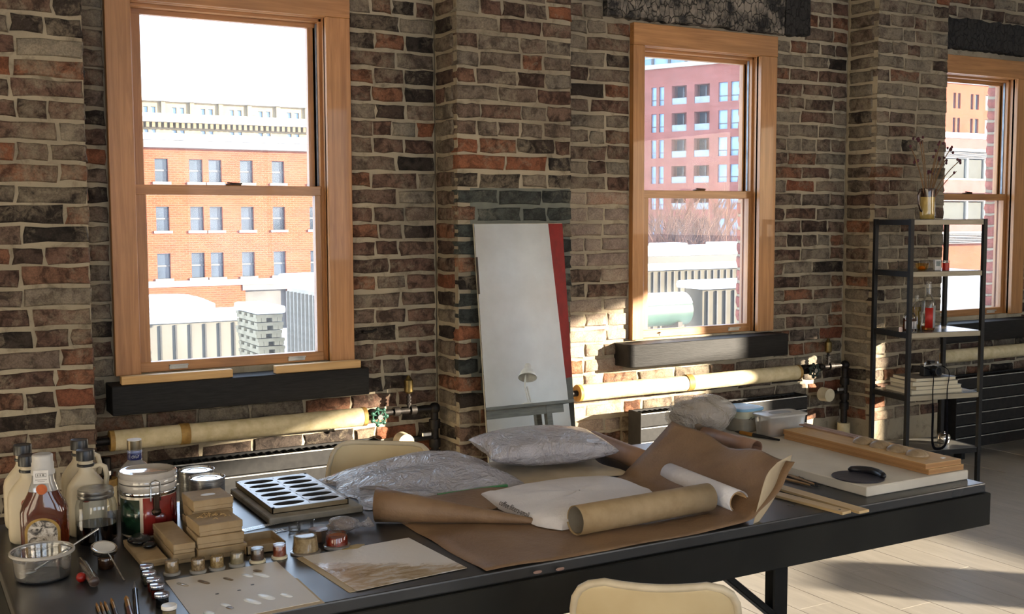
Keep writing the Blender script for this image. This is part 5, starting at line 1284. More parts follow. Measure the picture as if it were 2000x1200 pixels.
def film_mat(name, tint, amt, c='#cfc9c6'):
    s = NT(name); tc = s.n('ShaderNodeTexCoord'); p_ = tc.outputs['Object']
    n1 = s.noise(p_, 13, 5, .6, 1.2); n2 = s.noise(p_, 38, 4, .6, .8)
    def ridge(n, k):
        a1 = s.n('ShaderNodeMath', operation='SUBTRACT'); s.l(n, a1.inputs[0]); a1.inputs[1].default_value = .5
        a2 = s.n('ShaderNodeMath', operation='ABSOLUTE'); s.l(a1.outputs[0], a2.inputs[0])
        a3 = s.n('ShaderNodeMath', operation='MULTIPLY'); s.l(a2.outputs[0], a3.inputs[0]); a3.inputs[1].default_value = k; return a3.outputs[0]
    tr = s.n('ShaderNodeBsdfTransparent'); tr.inputs[0].default_value = (*tint, 1)
    b = s.bsdf(Base_Color=lin(c), Roughness=0.13, Specular_IOR_Level=1.0)
    ad = s.n('ShaderNodeMath', operation='ADD'); s.l(ridge(n1, 3.0), ad.inputs[0]); s.l(ridge(n2, 1.3), ad.inputs[1])
    s.bump(ad.outputs[0], .85, .012, b)
    rg = s.ramp(n1, [(.3, (amt*.9,)*3+(1,)), (.7, (min(1, amt*1.08),)*3+(1,))])
    mx = s.n('ShaderNodeMixShader'); s.l(rg.outputs[0], mx.inputs[0]); s.l(tr.outputs[0], mx.inputs[1]); s.l(b.outputs[0], mx.inputs[2]); return s.fin(mx.outputs[0])
FILM = film_mat('crinkled_clear_film', (.93, .92, .92), .5, '#a9a2a0')
def crumple(c, rx, ry, rz_, amp, seed, nu=28, nv=18):
    R = random.Random(seed); ph = [(R.uniform(1, 7), R.uniform(1, 7), R.uniform(1, 7), R.uniform(0, 6.28)) for _ in range(7)]
    return lambda x, y, z: 1+amp*sum(math.sin(a*x+b*y+c2*z+d) for a, b, c2, d in ph)/3
p = base(668, 1040)
t = thing('film_bag', 'brown lump wrapped in clear twisted plastic behind the red pot', 'bag', at(p))
MB().ell((0, 0, .014), .026, .018, .0125, 18, 12, crumple(0, 0, 0, 0, .10, 3)).build('contents', M('brown_clay_lump', '#7a5c46', '#634936', 0.7), t, smooth=60)
MB().ell((0, 0, .0155), .031, .022, .0155, 26, 16, crumple(0, 0, 0, 0, .16, 9)).build('film', FILM, t, smooth=30)
MB().tube([(.026, 0, .012), (.038, -.002, .010), (.052, -.006, .012), (.058, -.008, .016)], [.010, .004, .009, .012], 9).build('twist', FILM, t, smooth=20)
# grey slab with mould tray
SLAB = M('grey_plaster_slab', '#8f887c', '#7d766b', 0.8, scale=30, bump=.3)
o = MB().box(-.1, .1, -.143, .143, 0, .0135).build('plaster_slab', SLAB, loc=(.748, 2.272, TZ+.0003), bev=.002); tag(o, 'flat grey plaster slab under the mould tray', 'slab')
t = thing('mould_tray', 'white silicone mould tray with twelve dark oval wells', 'mould', (.745, 2.292, TZ+.0140))
TW, TD, TH = .163, .268, .012
MOW = M('blue_white_silicone', '#aeb6c2', '#9fa7b4', 0.3, scale=30); MOD = M('dark_oval_well', '#141113', '#0d0b0c', 0.25); TRAYB = M('brown_tray_side', '#847458', '#736349', 0.6)
rim_ = MB(); wells = []
cw, ch = (TW-.012)/2, (TD-.016)/6
for i in range(2):
    for j in range(6):
        cx2, cy2 = -TW/2+.006+cw*(i+.5), -TD/2+.008+ch*(j+.5)
        n_ = 24; a_, b_ = cw*.44, ch*.36; O = []; I = []
        for k in range(n_):
            an = 2*math.pi*k/n_; c1, s1 = math.cos(an), math.sin(an); f_ = 1/max(abs(c1)/(cw/2), abs(s1)/(ch/2))
            O.append((cx2+c1*f_, cy2+s1*f_, TH)); I.append((cx2+a_*c1, cy2+b_*s1, TH-.0004))
        rim_.add(O+I, [(k, (k+1) % n_, n_+(k+1) % n_, n_+k) for k in range(n_)])
        wells.append((cx2, cy2, a_, b_))
rim_.box(-TW/2, -TW/2+.006, -TD/2, TD/2, TH-.001, TH).box(TW/2-.006, TW/2, -TD/2, TD/2, TH-.001, TH).box(-TW/2, TW/2, -TD/2, -TD/2+.008, TH-.001, TH).box(-TW/2, TW/2, TD/2-.008, TD/2, TH-.001, TH)
rim_.build('tray_top', MOW, t)
MB().box(-TW/2, TW/2, -TD/2, TD/2, 0, .0015).box(-TW/2, -TW/2+.002, -TD/2, TD/2, 0, TH-.001).box(TW/2-.002, TW/2, -TD/2, TD/2, 0, TH-.001).box(-TW/2, TW/2, TD/2-.002, TD/2, 0, TH-.001).box(-TW/2, TW/2, -TD/2, -TD/2+.002, 0, TH-.001).build('tray_side', TRAYB, t)
for (x, y, a_, b_) in wells: MB().lathe([(1.02, TH-.0006), (.93, TH-.005), (.7, TH-.0085), (.0005, TH-.0095)], 24, (x, y, 0), a_, b_, bot=False).build('well', MOD, t, smooth=50)
# crinkled flat bag
def film_heap(name, label, cat, x0, x1, y0, y1, hfun, mat, nx=60, ny=36, seed=1, amp=.006, round_=4.0):
    R = random.Random(seed); ph = [(R.uniform(8, 60), R.uniform(8, 60), R.uniform(0, 6.28), R.uniform(.3, 1)) for _ in range(12)]
    c = Vector(((x0+x1)/2, (y0+y1)/2, TZ)); rows = []; rb = []
    for j in range(ny+1):
        row = []; r2 = []
        for i in range(nx+1):
            u, v = -1+2*i/nx, -1+2*j/ny
            e = max(0, 1-abs(u)**round_)*max(0, 1-abs(v)**round_)
            w_ = 1+.06*math.sin(7*v+1)*(abs(u)**3)+.05*math.sin(9*u)*(abs(v)**3)
            x, y = u*(x1-x0)/2*w_, v*(y1-y0)/2*w_
            nz = sum(k*math.sin(a*x+b*y+d) for a, b, d, k in ph)/4
            z = max(.0015, (hfun(u, v)*e**.5)+amp*nz*min(1, e*3)+.002)
            row.append((x, y, z)); r2.append((x, y, .0008))
        rows.append(row); rb.append(r2)
    t = thing(name, label, cat, tuple(c))
    mb = MB().grid(rows); mb.build('film', mat, t, smooth=40)
    return t, rows
FILM2 = film_mat('lavender_crinkled_film', (.9, .9, .92), .72, '#bcb7bc')
t, _ = film_heap('film_sheet_bag', 'flat crinkled clear poly bag beside the mould tray', 'bag', .862, 1.235, 2.13, 2.44, lambda u, v: .035+.02*math.sin(2.0*u+.6)+.012*v, FILM2, seed=5)
MB().ell((0.0, .02, .014), .155, .11, .013, 24, 12, crumple(0, 0, 0, 0, .08, 4)).build('packed_card', M('packed_grey_card', '#8b827c', '#776e68', 0.6, scale=20), t, smooth=50)
MB().box(-.03, .14, -.163, -.155, .012, .018).build('green_seal_strip', M('green_zip_strip', '#5a9a63', '#478452', 0.35), t)
# folded tan paper under the pillow
FT = M('pale_folded_tissue', '#b5a68f', '#a3937b', 0.7, scale=12, bump=.5, bdist=.006)
film_heap('tissue_bundle', 'pale tan folded tissue under the plastic pillow', 'paper', 1.25, 1.515, 2.13, 2.40, lambda u, v: .012+.004*u, FT, 30, 24, 12, .003, 6)
# air pillow
AIR = film_mat('pillow_film', (.93, .93, .95), .75, '#bbb6ba')
t = thing('air_pillow', 'puffed clear plastic packing pillow lying on the tissue', 'pillow', (1.375, 2.285, TZ+.0145), math.radians(-14))
def pill(hx_, hy_, hz_, seed, nx=56, ny=40):
    R = random.Random(seed); ph = [(R.uniform(10, 70), R.uniform(10, 70), R.uniform(0, 6.28)) for _ in range(10)]
    mb = MB()
    for sgn in (1, -1):
        rows = []
        for j in range(ny+1):
            row = []
            for i in range(nx+1):
                u, v = -1+2*i/nx, -1+2*j/ny
                px_ = hx_*u*(1-.13*(1-abs(v)**2.0)*abs(u)**3*0-.10*(1-v*v)*abs(u)**6); py_ = hy_*v*(1-.10*(1-u*u)*abs(v)**6)
                e = max(0, (1-u**2))*max(0, (1-v**2)); hh_ = e**.42
                wr = sum(math.sin(a*px_+b*py_+d) for a, b, d in ph)/10*.0065*(1-.35*hh_)*min(1, e*8)
                row.append((px_, py_, hz_+sgn*hz_*(hh_ if sgn > 0 else hh_*.92)+wr))
            rows.append(row)
        mb.grid(rows)
    return mb
pill(.158, .118, .043, 3).build('film', AIR, t, smooth=50)
MB().ell((0, 0, .038), .12, .085, .026, 24, 14, crumple(0, 0, 0, 0, .07, 8)).build('packing_fill', M('brown_packing_fill', '#8a776a', '#75635a', 0.7, scale=18), t, smooth=50)
MB().box(.07, .09, -.093, -.090, .022, .034).build('dark_print', BLACKP, t)

# ------------------------------------------------------------------ kraft paper, rolls, paper bag
def cat(P, n):
    """catmull-rom through a list of vectors"""
    P = [Vector(p) for p in P]; Q = [P[0]*2-P[1]]+P+[P[-1]*2-P[-2]]; out = []
    for i in range(len(P)-1):
        a, b, c, d = Q[i:i+4]
        for k in range(n):
            t = k/n; out.append(0.5*((2*b)+(c-a)*t+(2*a-5*b+4*c-d)*t*t+(3*b-a-3*c+d)*t**3))
    return out+[P[-1]]
def surf(rows, nu=8, nv=6, noise=0.0, seed=0):
    R = random.Random(seed)
    G = [cat(r, nu) for r in rows]; T = [cat([G[j][i] for j in range(len(G))], nv) for i in range(len(G[0]))]
    G2 = [[T[i][j] for i in range(len(T))] for j in range(len(T[0]))]
    if noise:
        ph = [(Vector((R.uniform(-40, 40), R.uniform(-40, 40), R.uniform(-40, 40))), R.uniform(0, 6.28)) for _ in range(6)]
        G2 = [[p+Vector((0, 0, 1))*noise*sum(math.sin(p.dot(k)+d) for k, d in ph)/3+Vector((1, 0, 0))*noise*sum(math.sin(p.dot(k)*1.1+d+1) for k, d in ph)/3 for p in r] for r in G2]
    return G2
z0 = TZ+.0018
kp = thing('kraft_sheet', 'large brown kraft paper sheet spread on the table and curling up at both sides', 'paper', (1.18, 1.87, TZ))
c = Vector(kp.location)
# flat middle and the side that stands up at the right
rows = []
for (y, tx, tz_, bulge) in ((1.652, 1.600, .112, .015), (1.72, 1.612, .108, .014), (1.80, 1.628, .105, .010), (1.90, 1.640, .096, .006), (2.00, 1.645, .105, .004), (2.10, 1.632, .122, 0.0)):
    tx0 = 1.47
    rows.append([(.882+(2.1-y)*0.0, y, z0-.0006), (1.1, y, z0), (1.35, y, z0), (tx0, y, z0+.004), (tx0+.035, y+.002, z0+.022), (tx0+.085, y+.004, z0+.06-bulge*.3), ((tx0+.085+tx)/2, y+.005, TZ+(.06+tz_)/2+bulge*.2), (tx, y+.006, TZ+tz_)])
G = surf([[Vector(p)-c for p in r] for r in rows], 6, 4, .0035, 3)
G = [[Vector((p.x, p.y, max(p.z, .0008))) for p in r] for r in G]
MB().grid(G).build('sheet', KRAFTP, kp, smooth=60, solid=.0007)
# pale turned-over edge at the front right
e0 = [PY(1470, 1030, 1.655), PY(1480, 988, 1.66), PY(1497, 930, 1.668), PY(1518, 904, 1.675)]
e1 = [PY(1475, 1030, 1.66), PY(1510, 978, 1.675), PY(1538, 920, 1.69), PY(1547, 888, 1.70)]
MB().grid(surf([[p-c for p in e0], [(p+q_)*.5-c for p, q_ in zip(e0, e1)], [p-c for p in e1]], 5, 4)).build('turned_edge', KRAFTL, kp, smooth=60, solid=.0007)
# curled flap at the left back
A0, B0 = Vector((.842, 2.045, TZ+.030)), Vector((1.12, 1.86, TZ+.006)); ax = (B0-A0).normalized(); sd = Vector((-ax.y, ax.x, 0)).normalized(); up = Vector((0, 0, 1))
rows = []
for k in range(9):
    f = k/8; cc = A0.lerp(B0, f); r_ = .029*(1-f)+.004
    cc.z = TZ+r_+.002
    rows.append([cc+(sd*math.cos(a)+up*math.sin(a))*r_*(1+.10*(j/18)) - c for j, a in enumerate([math.radians(-95-j*14) for j in range(19)])])
MB().grid(rows).build('curled_flap', KRAFTP, kp, smooth=60, solid=.0007)
# back part of the sheet under the bag
MB().grid(surf([[Vector((.885, 2.0, TZ+.002))-c, Vector((1.1, 2.0, TZ+.004))-c, Vector((1.3, 2.0, TZ+.003))-c], [Vector((.905, 2.12, TZ+.012))-c, Vector((1.1, 2.12, TZ+.02))-c, Vector((1.3, 2.11, TZ+.008))-c]], 8, 8, .002, 5)).build('raised_fold', KRAFTP, kp, smooth=60, solid=.0007)
# kraft roll lying on the sheet
def roll(name, label, p0, p1, r, mat, inner, turns=1.0, arc=330, start=-100, wall=.0008, cat_='paper roll', lip=None):
    p0, p1 = Vector(p0), Vector(p1); cc = (p0+p1)/2; cc.z = p0.z-r; t = thing(name, label, cat_, tuple(cc)); ax = (p1-p0).normalized()
    sd = ax.cross(Vector((0, 0, 1))).normalized(); up = sd.cross(ax); rows = []
    for P in (p0, p0.lerp(p1, .33), p0.lerp(p1, .66), p1):
        rows.append([P+(sd*math.cos(math.radians(start+arc*j/40))+up*math.sin(math.radians(start+arc*j/40)))*r*(1-.12*turns*j/40) - cc for j in range(41)])
    MB().grid(rows).build('outer_wrap', mat, t, smooth=60, solid=wall)
    rows = []
    for P in (p0.lerp(p1, .004), p1.lerp(p0, .004)):
        rows.append([P+(sd*math.cos(2*math.pi*j/32)+up*math.sin(2*math.pi*j/32))*r*.84 - cc for j in range(33)])
    MB().grid(rows).build('inner_wrap', inner, t, smooth=60, solid=wall)
    return t
roll('kraft_roll', 'loose brown kraft paper roll lying across the front of the sheet', (1.128, 1.752, TZ+.0345), (1.462, 1.765, TZ+.0345), .030, KRAFT, M('grey_inner_paper', '#6f685c', '#5f584d', 0.7), arc=350, start=200)
roll('white_paper_roll', 'hollow roll of white paper poking out past the kraft roll', (1.502, 1.715, TZ+.0285), (1.535, 1.99, TZ+.0285), .0235, WPAPER, M('roll_core', '#c9a57a', '#b38f64', 0.7), turns=0.25, arc=360, start=30)
roll('kraft_tube', 'brown kraft paper roll behind the plastic pillow', (1.565, 2.10, TZ+.0265), (1.60, 2.40, TZ+.0265), .025, M('pinkish_kraft', '#9b7a63', '#876753', 0.6), KRAFT, turns=0.1, arc=360)
BZ = TZ+.0225
roll('brown_tube_roll', 'thin brown paper roll lying on the white board edge', (1.858, 2.06, BZ+.0185), (1.866, 2.27, BZ+.0185), .0175, M('brown_roll_paper', '#9a765f', '#86644f', 0.55), M('roll_end_brown', '#7f5a42', '#6b4934', 0.7), turns=0.1, arc=360)
# white paper bag with handwriting
wbp = [(1.095, 2.085), (1.27, 2.115), (1.43, 2.09), (1.44, 1.93), (1.40, 1.83), (1.13, 1.795), (1.10, 1.84)]
t = thing('paper_bag', 'flat white paper bag with handwritten words along its edge', 'bag', (1.25, 1.955, TZ+.003))
cb = Vector(t.location)
bot = [Vector((x, y, TZ+.003))-cb for x, y in wbp]; ctr = sum(bot, Vector())/len(bot)
n_ = 40
def along(poly, f):
    L = [(poly[(i+1) % len(poly)]-poly[i]).length for i in range(len(poly))]; T = sum(L); d = f*T
    for i, l in enumerate(L):
        if d <= l: return poly[i].lerp(poly[(i+1) % len(poly)], d/l)
        d -= l
    return poly[0]
ring = [along(bot, k/n_) for k in range(n_)]
R = random.Random(8); rows = []
for (f, z) in ((1.0, 0), (1.0, .004), (.965, .016), (.88, .0225), (.6, .0255), (.3, .027), (.02, .0265)):
    rows.append([ctr.lerp(p, f)*1+Vector((0, 0, z+(.0012*math.sin(17*p.x+5*k/n_*6)+.0016*math.sin(31*p.y) if f < .95 else 0))) for k, p in enumerate(ring+[ring[0]])])
MB().grid(rows).build('bag', WPAPER, t, smooth=35)
INK = M('pencil_ink', '#4a4540', '#3a3531', 0.7)
ang = math.atan2(1.83-2.03, .0)
to = text_obj('coffee filters-small', .0165, INK, 'handwriting', t, (1.0952-1.25, 1.935-1.955, .0112), (0, 0, 0), .25, .0001)
to.rotation_euler = Matrix(((0, 0.36, -0.93), (-1, 0, 0), (0, 0.93, 0.36))).to_euler()
# battens, loop tools, white board and what lies on it
BATT = WOOD('pale_batten', '#c8ad80', '#b3966a', 'y', 0.55)
for (x0_, x1_, y0_, y1_, rz_, lab) in ((1.672, 1.700, 1.612, 1.90, .10, 'flat pale wooden batten with a drilled hole overhanging the table edge'), (1.718, 1.748, 1.600, 1.95, .02, 'flat pale wooden batten lying beside the white board')):
    t = thing('wood_batten', lab, 'batten', ((x0_+x1_)/2, (y0_+y1_)/2, TZ+.0004), rz_, 'pale wooden battens')
    MB().box(-(x1_-x0_)/2, (x1_-x0_)/2, -(y1_-y0_)/2, (y1_-y0_)/2, 0, .006).build('strip', BATT, t, bev=.0006)
    if 'hole' in lab: MB().lathe([(.0028, .0059), (.0028, .0063), (.0003, .0063)], 12, (0, -(y1_-y0_)/2+.018, 0)).build('hole', DOT, t)
TW_ = M('tool_handle_wood', '#a37f52', '#7d5d38', 0.5)
for k, ((a_, b_), lab) in enumerate(((((1533, 915), (1580, 934)), 'wooden loop tool lying nearest the white board'), (((1530, 925), (1590, 946)), 'wooden modelling tool beside the loop tool'), (((1527, 934), (1582, 948)), 'thin pointed wooden tool next to the battens'), (((1540, 913), (1562, 932)), 'short crossed wooden skewer among the modelling tools'))):
    p0, p1 = base(*a_, TZ+.004+.002*(k == 3)), base(*b_, TZ+.004)
    t = thing('modelling_tool', lab, 'tool', at((p0+p1)/2, TZ), 0, 'wooden modelling tools'); c = Vector(t.location)
    MB().tube([p0-c, (p0-c).lerp(p1-c, .5), p1-c], [.003, .0035, .0022], 10).build('handle', TW_, t, smooth=60)
    d = (p1-p0).normalized(); q_ = p1-c; sd = Vector((-d.y, d.x, 0))
    MB().tube([q_, q_+d*.01+sd*.005, q_+d*.02+sd*.003, q_+d*.022, q_+d*.02-sd*.003, q_+d*.01-sd*.005, q_], .0007, 6).build('wire_loop', M('blackened_wire', '#2f2a26', '#211d1a', 0.4, .7), t, smooth=60)
WB = M('white_plaster_board', '#cbc2b2', '#b9afa0', 0.75, scale=6, bump=.2)
o = MB().box(-.1655, .1655, -.352, .352, 0, .022).build('plaster_board', WB, loc=(2.007, 2.043, TZ+.0003), bev=.002); tag(o, 'large white plaster work board at the far end of the table', 'board')
# dark clay half disc with rolled lip
t = thing('clay_disc', 'dark clay disc with a thick rolled edge on the white board', 'clay', (1.893, 1.765, BZ+.0003))
DC = M('dark_wet_clay', '#35323a', '#28262c', 0.35, scale=40, bump=.3)
R_ = .060
pts = [(R_*.92*math.cos(a), R_*math.sin(a)) for a in [2*math.pi*k/36 for k in range(36)]]
MB().prism(pts, 0, .0025).build('flat_disc', DC, t, bev=.0008)
mb = MB(); arc = [math.radians(-48+k*7) for k in range(17)]
mb.tube([(R_*.86*math.cos(a), R_*.95*math.sin(a), .0065) for a in arc], [.002]+[.0065+.0035*math.sin(math.pi*k/16) for k in range(1, 16)]+[.002], 12)
mb.build('rolled_edge', M('black_clay', '#1d1b20', '#141317', 0.35), t, smooth=60)
# plywood stack, domes, slats
PLYT = WOOD('plywood_face', '#c9a777', '#b38f5f', 'y', 0.55); PLYE = M('plywood_edge', '#b98a57', '#7f5a35', 0.6, scale=2, stretch=(0.2, 0.2, 300))
pz = BZ+.0003
for k, lab in enumerate(('plywood board at the bottom of the small stack', 'plywood board on top of the small stack carrying wooden domes')):
    t = thing('plywood_board', lab, 'plywood', (2.112-.002*k, 1.938+.004*k, pz+k*.0125), -.02-.012*k, 'stacked plywood boards')
    MB().box(-.0575, .0575, -.238, .238, 0, .0112).build('core_plies', PLYE, t); MB().box(-.0575, .0575, -.238, .238, .0112, .0122).build('face_ply', PLYT, t)
zt_ = pz+.0125+.0124
DOME = WOOD('turned_wood_dome', '#a08a6c', '#7f6a4e', 'y', 0.5, 1.6)
for k, y in enumerate((1.948, 1.893, 1.840, 1.780)):
    o = MB().lathe([(.026, 0), (.0262, .001), (.0245, .005), (.019, .0105), (.010, .0145), (.0005, .016)], 28).build('wood_dome', DOME, loc=(2.106-.001*k, y, zt_), smooth=50)
    tag(o, ('turned wooden dome at the slat end of the row on the plywood', 'second turned wooden dome from the slats on the plywood', 'third turned wooden dome from the slats on the plywood', 'turned wooden dome at the bare end of the plywood')[k], 'dome', 'wooden domes on plywood')
for k, x in enumerate((2.136, 2.152)):
    o = MB().box(-.006, .006, -.10, .10, 0, .004).build('offcut_slat', M('pinkish_slat', '#a08578', '#8a7063', 0.6), loc=(x, 2.10, zt_), rz=-.03, bev=.0005); tag(o, ('narrow pinkish slat nearer the domes on the plywood', 'narrow pinkish slat along the outer edge of the plywood')[k], 'slat', 'slats on plywood')
o = MB().prism([(0, 0), (.012, .001), (.013, .008), (.002, .009)], 0, .0005).build('paper_scrap', WHITEP, loc=(2.125, 1.725, zt_)); tag(o, 'tiny white scrap stuck on the plywood corner', 'paper')
# tubs and brush on the board
t = thing('lidded_tub', 'round-cornered clear tub of pale paste with light blue lid', 'tub', (2.050, 2.332, pz), .1)
MB().loft([(0, .036, .036, 4), (.002, .039, .039, 4), (.038, .042, .042, 4)]).build('paste', M('grey_paste', '#8f8573', '#7d7363', 0.6), t, smooth=45)
MB().loft([(.0382, .042, .042, 4), (.058, .0445, .0445, 4)]).build('tub_wall', M('cloudy_tub_wall', '#c9c7ae', '#b9b79c', 0.3, trans=.3), t, smooth=45)
MB().loft([(.058, .047, .047, 4), (.0595, .048, .048, 4), (.064, .048, .048, 4), (.0655, .046, .046, 4), (.0645, .041, .041, 4), (.0645, .001, .001, 4)]).build('lid', M('light_blue_lid', '#7fa8c4', '#6f99b7', 0.3), t, smooth=40)
MB().tube([(-.02, -.0425, .036), (-.012, -.0432, .042), (-.008, -.0434, .034), (.0, -.0434, .04), (.004, -.0434, .035), (.012, -.0432, .037)], .0006, 5).build('pen_mark', DOT, t)
t = thing('clear_tub', 'rectangular clear plastic tub with ridged label on its lid', 'tub', (2.100, 2.238, pz), -.05)
MB().loft([(0, .058, .03, 6), (.003, .061, .033, 6), (.052, .066, .038, 6)]).build('tub_wall', GLASS('milky_plastic', (.9, .9, .88), .2, .1, haze=.42, hazec=(.85, .83, .78)), t, smooth=45)
MB().loft([(.003, .03, .024, 4, -.02, 0), (.034, .032, .026, 4, -.02, 0)]).build('contents', M('tan_granules', '#b9926a', '#a07a54', 0.8, scale=150), t, smooth=45)
MB().loft([(.052, .069, .041, 6), (.0535, .070, .042, 6), (.057, .070, .042, 6), (.058, .066, .039, 6)]).build('lid', M('milky_lid', '#c6c2ba', '#b8b4ac', 0.3, trans=.2), t, smooth=40)
MB().loft([(.0581, .036, .02, 2.2), (.059, .034, .019, 2.2)]).build('lid_label', M('grey_lid_print', '#8b8883', '#75726d', 0.5, scale=200), t)
p0, p1 = base(1436, 843, BZ+.006), base(1522, 860, BZ+.006)
t = thing('flat_brush', 'wide brush with golden ferrule and black handle on the board', 'brush', at((p0+p1)/2, BZ)); c = Vector(t.location)
MB().tube([p0-c, (p0-c).lerp(p1-c, .12)], [.001, .005], 10).build('bristles', M('dark_bristle', '#3a2c1f', '#2a1f15', 0.8), t, smooth=60)
MB().tube([(p0-c).lerp(p1-c, .12), (p0-c).lerp(p1-c, .42)], [.0052, .0055], 12).build('ferrule', M('amber_ferrule', '#b37a2a', '#8f5c1c', 0.35, .4), t, smooth=60)
MB().tube([(p0-c).lerp(p1-c, .42), (p0-c).lerp(p1-c, .55), p1-c], [.0056, .005, .003], 12).build('handle', BLACKP, t, smooth=60)
# clay bundles in film
t = thing('clay_bag', 'big lump of clay wrapped in clear plastic beside the blue-lidded tub', 'bag', (1.90, 2.33, BZ+.0003), -.5)
MB().ell((0, 0, .052), .082, .054, .049, 30, 20, crumple(0, 0, 0, 0, .06, 5)).build('clay', M('grey_brown_clay', '#7d6b58', '#695847', 0.75, scale=14), t, smooth=60)
CLF = film_mat('clay_bag_film', (.95, .94, .92), .45, '#c9c1b6')
MB().ell((0, 0, .0555), .090, .060, .0535, 44, 28, crumple(0, 0, 0, 0, .10, 15)).build('film', CLF, t, smooth=25)
t = thing('film_wrap', 'small crumpled clear plastic wrap between clay bag and blue-lidded tub', 'bag', (1.99, 2.372, BZ+.0003), .2)
MB().ell((0, 0, .026), .035, .024, .0245, 30, 18, crumple(0, 0, 0, 0, .16, 25)).build('film', film_mat('pale_wrap_film', (.95, .94, .93), .6, '#b8aea3'), t, smooth=25)

# ------------------------------------------------------------------ shelf unit against the right pier
SR = math.radians(-12); SW, SD = .425, .278
u = Vector((math.cos(SR), math.sin(SR), 0)); bk = Vector((-math.sin(SR), math.cos(SR), 0))
BLc = Vector((4.364, 3.985, 0)); sc0 = BLc+u*SW/2-bk*SD/2
FLp = BLc-bk*SD; FRp = FLp+u*SW
zs = [ZAT(FLp, y) for y in (429, 531, 651, 774)]+[ZAT(FRp, 873)]
su = thing('shelf_unit', 'tall black steel shelf unit with grey-edged boards against the pier', 'shelf', tuple(sc0), SR)
x_, y_ = SW/2, SD/2
for sx in (-1, 1):
    for sy in (-1, 1): MB().box(sx*x_-.01, sx*x_+.01, sy*y_-.01, sy*y_+.01, 0, zs[0]+.002).build('post', BLACKM, su, bev=.001)
SHB = M('pale_shelf_laminate', '#a79c86', '#968b76', 0.45, scale=10, stretch=(1, 12, 12)); SHD = M('dark_shelf_top', '#5b554d', '#4c4740', 0.25, scale=12)
for k, z in enumerate(zs):
    sh2 = MB().box(-x_+.011, x_-.011, -y_-.006, y_-.002, z-.026, z-.002).build('shelf_board', SHB if k < 4 else BLACKM, su, bev=.001)
    MB().box(-x_+.0115, x_-.0115, -y_-.0055, y_-.0025, z-.002, z).build('board_top', SHD if k < 4 else M('grey_board_top', '#6d6a63', '#5f5c56', 0.35), sh2)
    for sx in (-1, 1): MB().box(sx*x_-.008, sx*x_+.008, -y_+.01, y_-.01, z-.027, z-.001).build('side_rail', BLACKM, su)
def on_shelf(x, y, k, dep):        # point on board k at pixel column x, a distance dep behind the front edge
    f0 = FLp+bk*dep; n_ = bk; d = ray(x, y); t_ = (f0-CAM).dot(n_)/d.dot(n_); p = CAM+d*t_; return Vector((p.x, p.y, zs[k]+.0003))
# pitcher with dried stems
p = on_shelf(1811, 418, 0, .13); hh = ZAT(p, 368)-p.z
t = thing('stoneware_pitcher', 'glazed stoneware pitcher, brown rim over mustard body, on the top shelf', 'pitcher', tuple(p), -.15); R = .0365
CRM = M('mustard_glaze', '#c2a45e', '#a88a48', 0.12, scale=14, coat=.7); BRG = M('brown_glaze', '#3d2214', '#2a160c', 0.1, coat=.8)
MB().lathe([(R*.88, 0), (R*.95, .003), (R*1.02, hh*.18), (R*.97, hh*.3), (R*.93, hh*.72)], 32).build('body', CRM, t, smooth=50)
MB().lathe([(R*.935, hh*.72), (R*.92, hh*.95), (R*.95, hh), (R*.86, hh), (R*.84, hh*.75)], 32, top=False, bot=False).build('rim', BRG, t, smooth=50)
MB().tube([(-R*.9, 0, hh*.9), (-R*1.3, 0, hh*.95), (-R*1.6, 0, hh*.78), (-R*1.5, 0, hh*.5), (-R*1.15, 0, hh*.3), (-R*.95, 0, hh*.26)], [.006, .0055, .0055, .005, .005, .006], 10).build('handle', BRG, t, smooth=60)
MB().tube([(R*.8, 0, hh*.62), (R*1.15, 0, hh*.75), (R*1.45, 0, hh*.97)], [.012, .008, .0045], 10).build('spout', M('amber_glaze', '#6a3a18', '#52290f', 0.12, coat=.7), t, smooth=60)
STM = M('dry_stem', '#8a6a48', '#715437', 0.8); BUD = M('dried_mauve_bud', '#5d3038', '#47232a', 0.8)
mx_, my_ = 1808, 366
k = 0
for (x, y, n_) in ((1778, 285, 3), (1795, 268, 6), (1788, 312, 4), (1814, 335, 4), (1829, 296, 2), (1838, 276, 3), (1857, 290, 6), (1874, 314, 4), (1847, 312, 3), (1836, 305, 3), (1820, 338, 2), (1868, 335, 1), (1801, 275, 3)):
    k += 1; dy = rnd(-.02, .02); e = on_shelf(x, y, 0, .13+dy); dd = ray(x, y); tt = (p-CAM+bk*dy).dot(bk)/dd.dot(bk); e = CAM+dd*tt
    t = thing('dried_stem', 'dried brown flower stem with mauve buds standing in the pitcher', 'flower', (p.x+rnd(-.012, .012), p.y+rnd(-.01, .01), p.z+.006), 0, 'dried stems in the pitcher'); c = Vector(t.location)
    e = e-c; m1 = Vector((e.x*.25, e.y*.25, e.z*.45)); m2 = Vector((e.x*.62, e.y*.62, e.z*.78))
    MB().tube(cat([(0, 0, 0), m1, m2, e], 4), .0023, 6).build('stem', STM, t, smooth=60)
    mb = MB(); R2 = random.Random(k)
    for _ in range(n_):
        o3 = e+Vector((R2.gauss(0, .010), R2.gauss(0, .006), R2.gauss(-.004, .010))); mb.ell(tuple(o3), .0058, .0058, .0078, 8, 6); mb.tube([m2.lerp(e, .8), o3], .0007, 4)
    mb.build('buds', BUD, t, smooth=60)
